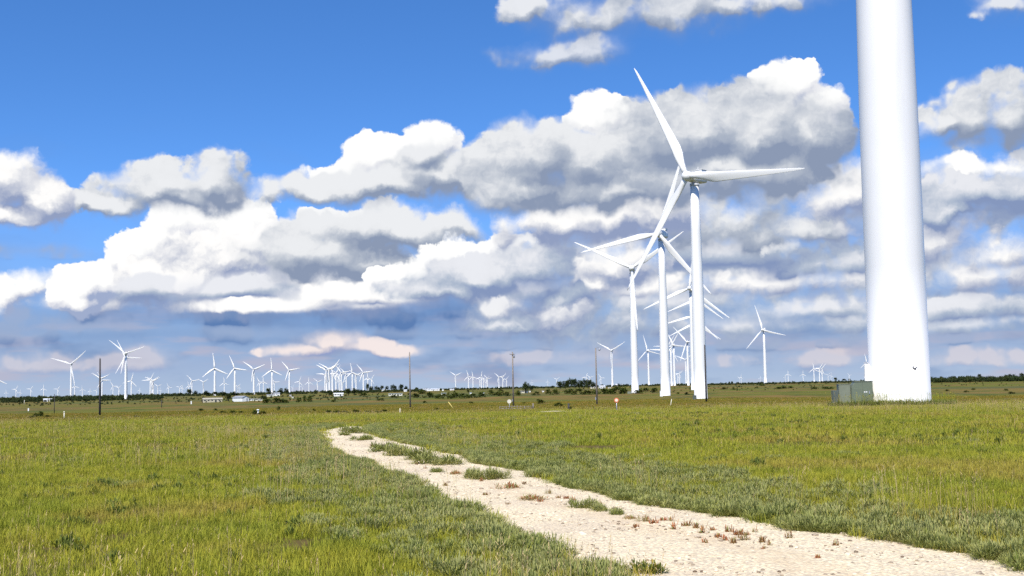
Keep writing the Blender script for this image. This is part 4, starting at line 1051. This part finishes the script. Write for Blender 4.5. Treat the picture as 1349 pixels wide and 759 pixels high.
# ------------------------------------------------------------------ meadow grass
def keep_out(x, y, m=.12):
    ok = ~in_track(x, y, m * .5)
    for fx, fy, fr_ in TOWER_FEET:
        ok &= (x - fx) ** 2 + (y - fy) ** 2 > (fr_ * .95) ** 2
    lx_ = x - tp.x; ly_ = y - tp.y
    ok &= ~((abs(lx_) < 1.9) & (abs(ly_) < 1.1))
    ok &= (((x - cpt.x) / 1.5) ** 2 + ((y - cpt.y) / 2.1) ** 2) > 1
    return ok
def put(name, x, y, s0, s1, meshes, label, cat, dz=0.0, seed=0, weights=None):
    r = np.random.RandomState(seed); z = H(x, y) + dz; n = len(x)
    return scatter(name, np.stack([x, y, z], 1), r.rand(n) * 6.28, r.uniform(s0, s1, n), r.choice(len(meshes), n, p=weights), meshes, label, cat)
GN = [grass_patch('grass_tuft', 230, .34, .03, .125, .0048, [M['grass'], M['straw']], 100 + k, 0 if k % 2 else 2, .65) for k in range(7)]
GM = [grass_patch('grass_tuft', 190, .60, .04, .16, .010, [M['grass'], M['straw']], 120 + k, 0 if k % 2 else 2, .6) for k in range(5)]
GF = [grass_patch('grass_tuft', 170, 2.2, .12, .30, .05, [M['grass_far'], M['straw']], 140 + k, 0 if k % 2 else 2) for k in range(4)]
x, y = wedge(5200, 7.5, 34); k = keep_out(x, y) ; x, y = x[k], y[k]
put('meadow_grass', x, y, .6, 1.35, GN, 'yellow green meadow grass filling the foreground on both sides of track', 'grass', seed=1)
x, y = wedge(10500, 32, 108); k = keep_out(x, y); x, y = x[k], y[k]
put('meadow_grass', x, y, .65, 1.35, GM, 'yellow green meadow grass beyond the foreground, up to the nearest tower', 'grass', seed=2)
x, y = wedge(5200, 104, 190); k = keep_out(x, y) & (rs.rand(len(x)) < np.clip((195 - np.hypot(x, y)) / 90, 0, 1)) & (vnoise(x, y, .06, 5) > -.55); x, y = x[k], y[k]
put('meadow_grass', x, y, .9, 1.7, GM, 'meadow grass thinning out into the plain behind the nearest tower', 'grass', seed=6)
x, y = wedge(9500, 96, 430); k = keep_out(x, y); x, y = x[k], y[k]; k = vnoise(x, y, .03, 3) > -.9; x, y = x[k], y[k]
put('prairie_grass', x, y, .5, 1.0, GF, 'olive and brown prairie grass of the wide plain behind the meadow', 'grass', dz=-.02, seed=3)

# taller seeding grass in loose drifts
GS = [grass_patch('seed_grass', 60, .30, .16, .34, .006, [M['grass'], M['straw']], 160 + k, 9) for k in range(4)]
x, y = wedge(4200, 8, 95); k = keep_out(x, y, .2) & (vnoise(x, y, .13, 21) > .35); x, y = x[k], y[k]
put('seeding_grass', x, y, .7, 1.2, GS, 'taller straw-tipped seeding grass in drifts through the meadow', 'grass', seed=22)
# broad-leaved weeds dotted through the meadow
WD = [clump('weed', 150, .11, .11, .05, .012, [M['weed']], 200 + k, spread=.7) for k in range(4)]
x, y = wedge(1500, 8, 75); k = keep_out(x, y, .5) & (vnoise(x, y, .35, 9) > .05); x, y = x[k], y[k]
put('meadow_weeds', x, y, .8, 1.5, WD, 'scattered darker green weeds among the meadow grass', 'weeds', seed=4)
# grey-green sage-like growth along both sides of the track
SG = [clump('sage_tuft', 620, .28, .17, .05, .008, [M['sage'], M['weed']], 220 + k, .08) for k in range(6)]
def verge(n, lo, hi, side, seed, pw=1.5):
    r = np.random.RandomState(seed); y = r.uniform(7, Y1 + 3, n * 3); y = y[r.rand(len(y)) < np.clip(1.1 - y / 90, .3, 1)][:n]
    o_ = lo + (hi - lo) * r.rand(len(y)) ** pw
    wv = .6 + .6 * (vnoise(y * 1.0, y * .3, .5, seed) * .5 + .5)
    x = (xl(y) - o_ * wv) if side < 0 else (xr(y) + o_ * wv)
    return x, y
for sd, wdt, n, lb, sdn in ((-1, 2.4, 1300, 'grey green sage growth along the left edge of the gravel track', 11), (1, 3.6, 1900, 'grey green sage growth along the right edge of the gravel track', 12)):
    x, y = verge(n, .02 if sd < 0 else -.12, wdt, sd, sdn, 2.0); put('verge_sage', x, y, .55, 1.25, SG, lb, 'sage growth', dz=-.01, seed=sdn)
x, y = wedge(2200, 9, 75); k = keep_out(x, y, .3) & (vnoise(x, y, .22, 15) > .40); x, y = x[k], y[k]
put('meadow_sage', x, y, .5, 1.1, SG, 'grey green sage patches scattered in the meadow grass', 'sage growth', dz=-.02, seed=16)
# taller weeds crowding the foot of the nearest tower
WT = [grass_patch('tall_weed', 44, .16, .25, .58, .018, [M['weed'], M['grass']], 260 + k, 1) for k in range(3)]
r = np.random.RandomState(31); a = r.uniform(-math.pi, 0, 420); d = r.uniform(2.45, 3.7, 420)
x = pn.x + np.cos(a) * d; y = pn.y + np.sin(a) * d
x2 = tp.x + r.uniform(-2.2, 1.8, 120); y2 = tp.y - r.uniform(1.2, 2.0, 120)
put('tower_weeds', np.concatenate([x, x2]), np.concatenate([y, y2]), .6, 1.25, WT, 'taller dark weeds crowding the foot of the nearest tower', 'weeds', seed=32)
# larger stones on the track
# loose stones on the track
SM = []
for k in range(4):
    r_ = random.Random(k); mb = MB(); R_ = []
    for z, q in ((-.3, .6), (0, 1.0), (.35, .85), (.55, .35)): R_.append([Vector((math.cos(t) * q * r_.uniform(.75, 1.2), math.sin(t) * q * r_.uniform(.6, 1.0), z * r_.uniform(.7, 1.1))) for t in [2*math.pi*j/7 for j in range(7)]])
    mb.rings(R_, True, False); me = bpy.data.meshes.new('stone'); me.from_pydata([tuple(v) for v in mb.V], [], mb.F); me.materials.append(M['stone']); me.update(); SM.append(me)
r = np.random.RandomState(40); y = 8 + 40 * r.rand(9000) ** 1.7; f = r.rand(9000); x = xl(y) + (xr(y) - xl(y)) * f
z = H(x, y) + .008 + .028 * np.sin(math.pi * f)
scatter('gravel_stones', np.stack([x, y, z], 1), r.rand(9000) * 6.28, .006 + .022 * r.rand(9000) ** 4 + .0, r.randint(0, 4, 9000), SM, 'loose pale limestone pebbles lying on the gravel track', 'stones')

# ------------------------------------------------------------------ single plants on the track
SAGE = [clump('sage_clump', 900, .30, .17, .055, .010, [M['sage'], M['weed'], M['red']], 300 + k, .10) for k in range(4)]
REDM = [clump('red_clump', 320, .22, .10, .05, .008, [M['sage'], M['red']], 320 + k, .55) for k in range(3)]
# foot x, foot y, width px, height px, kind
TP = [(464,572,26,12,'s'),(452,575,16,5,'s'),(474,581,24,8,'s'),(508,596,34,14,'s'),(527,602,36,17,'s'),(548,608,40,18,'s'),(570,613,42,16,'s'),(590,614,34,12,'s'),(575,624,16,8,'s'),
 (618,631,34,14,'s'),(638,633,38,18,'s'),(657,633,26,14,'s'),(600,627,18,7,'r'),(664,647,30,10,'r'),(679,646,10,6,'r'),(700,661,38,9,'r'),(722,654,8,8,'r'),(585,642,10,5,'r'),(770,672,36,17,'s'),(790,677,30,14,'s'),
 (815,682,26,13,'s'),(830,688,18,9,'r'),(846,691,16,11,'r'),(632,637,10,6,'r')]
for i, (x, y, w, h, kd) in enumerate(TP):
    p = ground_at(x, y); L_ = math.hypot(p.x, p.y); me = SAGE[i % 4] if kd == 's' else REDM[i % 3]
    nw, nh = (.72, .24) if kd == 's' else (.52, .15)
    o = bpy.data.objects.new('sage_clump' if kd == 's' else 'reddish_clump', me); COL.objects.link(o)
    p.z += .012; o.location = p; o.rotation_euler = (0, 0, rnd.random() * 6); o.scale = (w / FPX * L_ / nw * (1.95 if y < 625 else 1.6),) * 2 + (h / FPX * L_ / nh * 1.35,)
    same = sorted([t for t in TP if t[4] == kd], key=lambda t: -t[1]); n_ = same.index(TP[i])
    tag(o, '%s on the gravel track, %s nearest the camera' % ('grey green sage clump' if kd == 's' else 'low reddish weed clump', ORD[n_]), 'weed clump', 'weed clumps growing on the track')
SPR = [clump('red_sprig', 60, .05, .05, .035, .008, [M['red'], M['sage']], 340 + k, .2, .6) for k in range(3)]
SP = [(862,694),(875,690),(885,691),(903,697),(918,700),(926,706),(940,703),(948,712),(955,716),(960,705),(972,709),(978,715),(985,709),(1003,718),(1013,722),(1004,728),(1078,741),(790,668),(735,659),(745,660),(755,662),(712,664),(640,655),(560,620),(548,614),(490,590),(505,588),(670,668),(690,640),(1040,712),(1100,722),(838,699),(888,701),(930,720),(967,720),(995,705)]
for i, (x, y) in enumerate(SP):
    p = ground_at(x, y); o = bpy.data.objects.new('red_sprig', SPR[i % 3]); COL.objects.link(o); p.z += .015; o.location = p; o.rotation_euler = (0, 0, rnd.random() * 6)
    s = rnd.uniform(.9, 1.6); o.scale = (s, s, s); n_ = sorted(SP, key=lambda t: t[0]).index((x, y))
    tag(o, 'tiny reddish sprig on the gravel track, %s from left' % ORD[n_], 'sprig', 'tiny reddish sprigs on the track')
# the plants at the bottom edge of the frame and one large pale stone beside the track
p = ground_at(850, 757); o = bpy.data.objects.new('leafy_clump', clump('leafy_clump', 900, .34, .22, .06, .018, [M['weed'], M['grass']], 360, .25)); COL.objects.link(o); o.location = p
o.scale = (.62, .5, .62); tag(o, 'leafy green clump at the bottom edge of the frame beside the track', 'weed clump')
p = ground_at(762, 628.5); mb = MB(); R_ = []
for z, q in ((-.1, .9), (.2, 1.0), (.7, .8), (1.0, .3)): R_.append([Vector((math.cos(t) * q * rnd.uniform(.85, 1.1) * .12, math.sin(t) * q * .09, z * .10)) for t in [2*math.pi*j/10 for j in range(10)]])
mb.rings(R_, True, True); o = mb.build('pale_stone', M['conc']); o.location = p; p.z += .02; tag(o, 'pale stone lying among the sage on the right of the track', 'stone')
r = np.random.RandomState(44); n = 350; y = 8 + 45 * r.rand(n) ** 1.5; f = r.beta(1.2, 1.2, n); x = xl(y) + (xr(y) - xl(y)) * f
z = H(x, y) + .01 + .028 * np.sin(math.pi * f)
scatter('gravel_rocks', np.stack([x, y, z], 1), r.rand(n) * 6.28, .018 + .03 * r.rand(n) ** 3, r.randint(0, 4, n), SM, 'fist-sized limestone rocks scattered on the gravel track', 'stones')
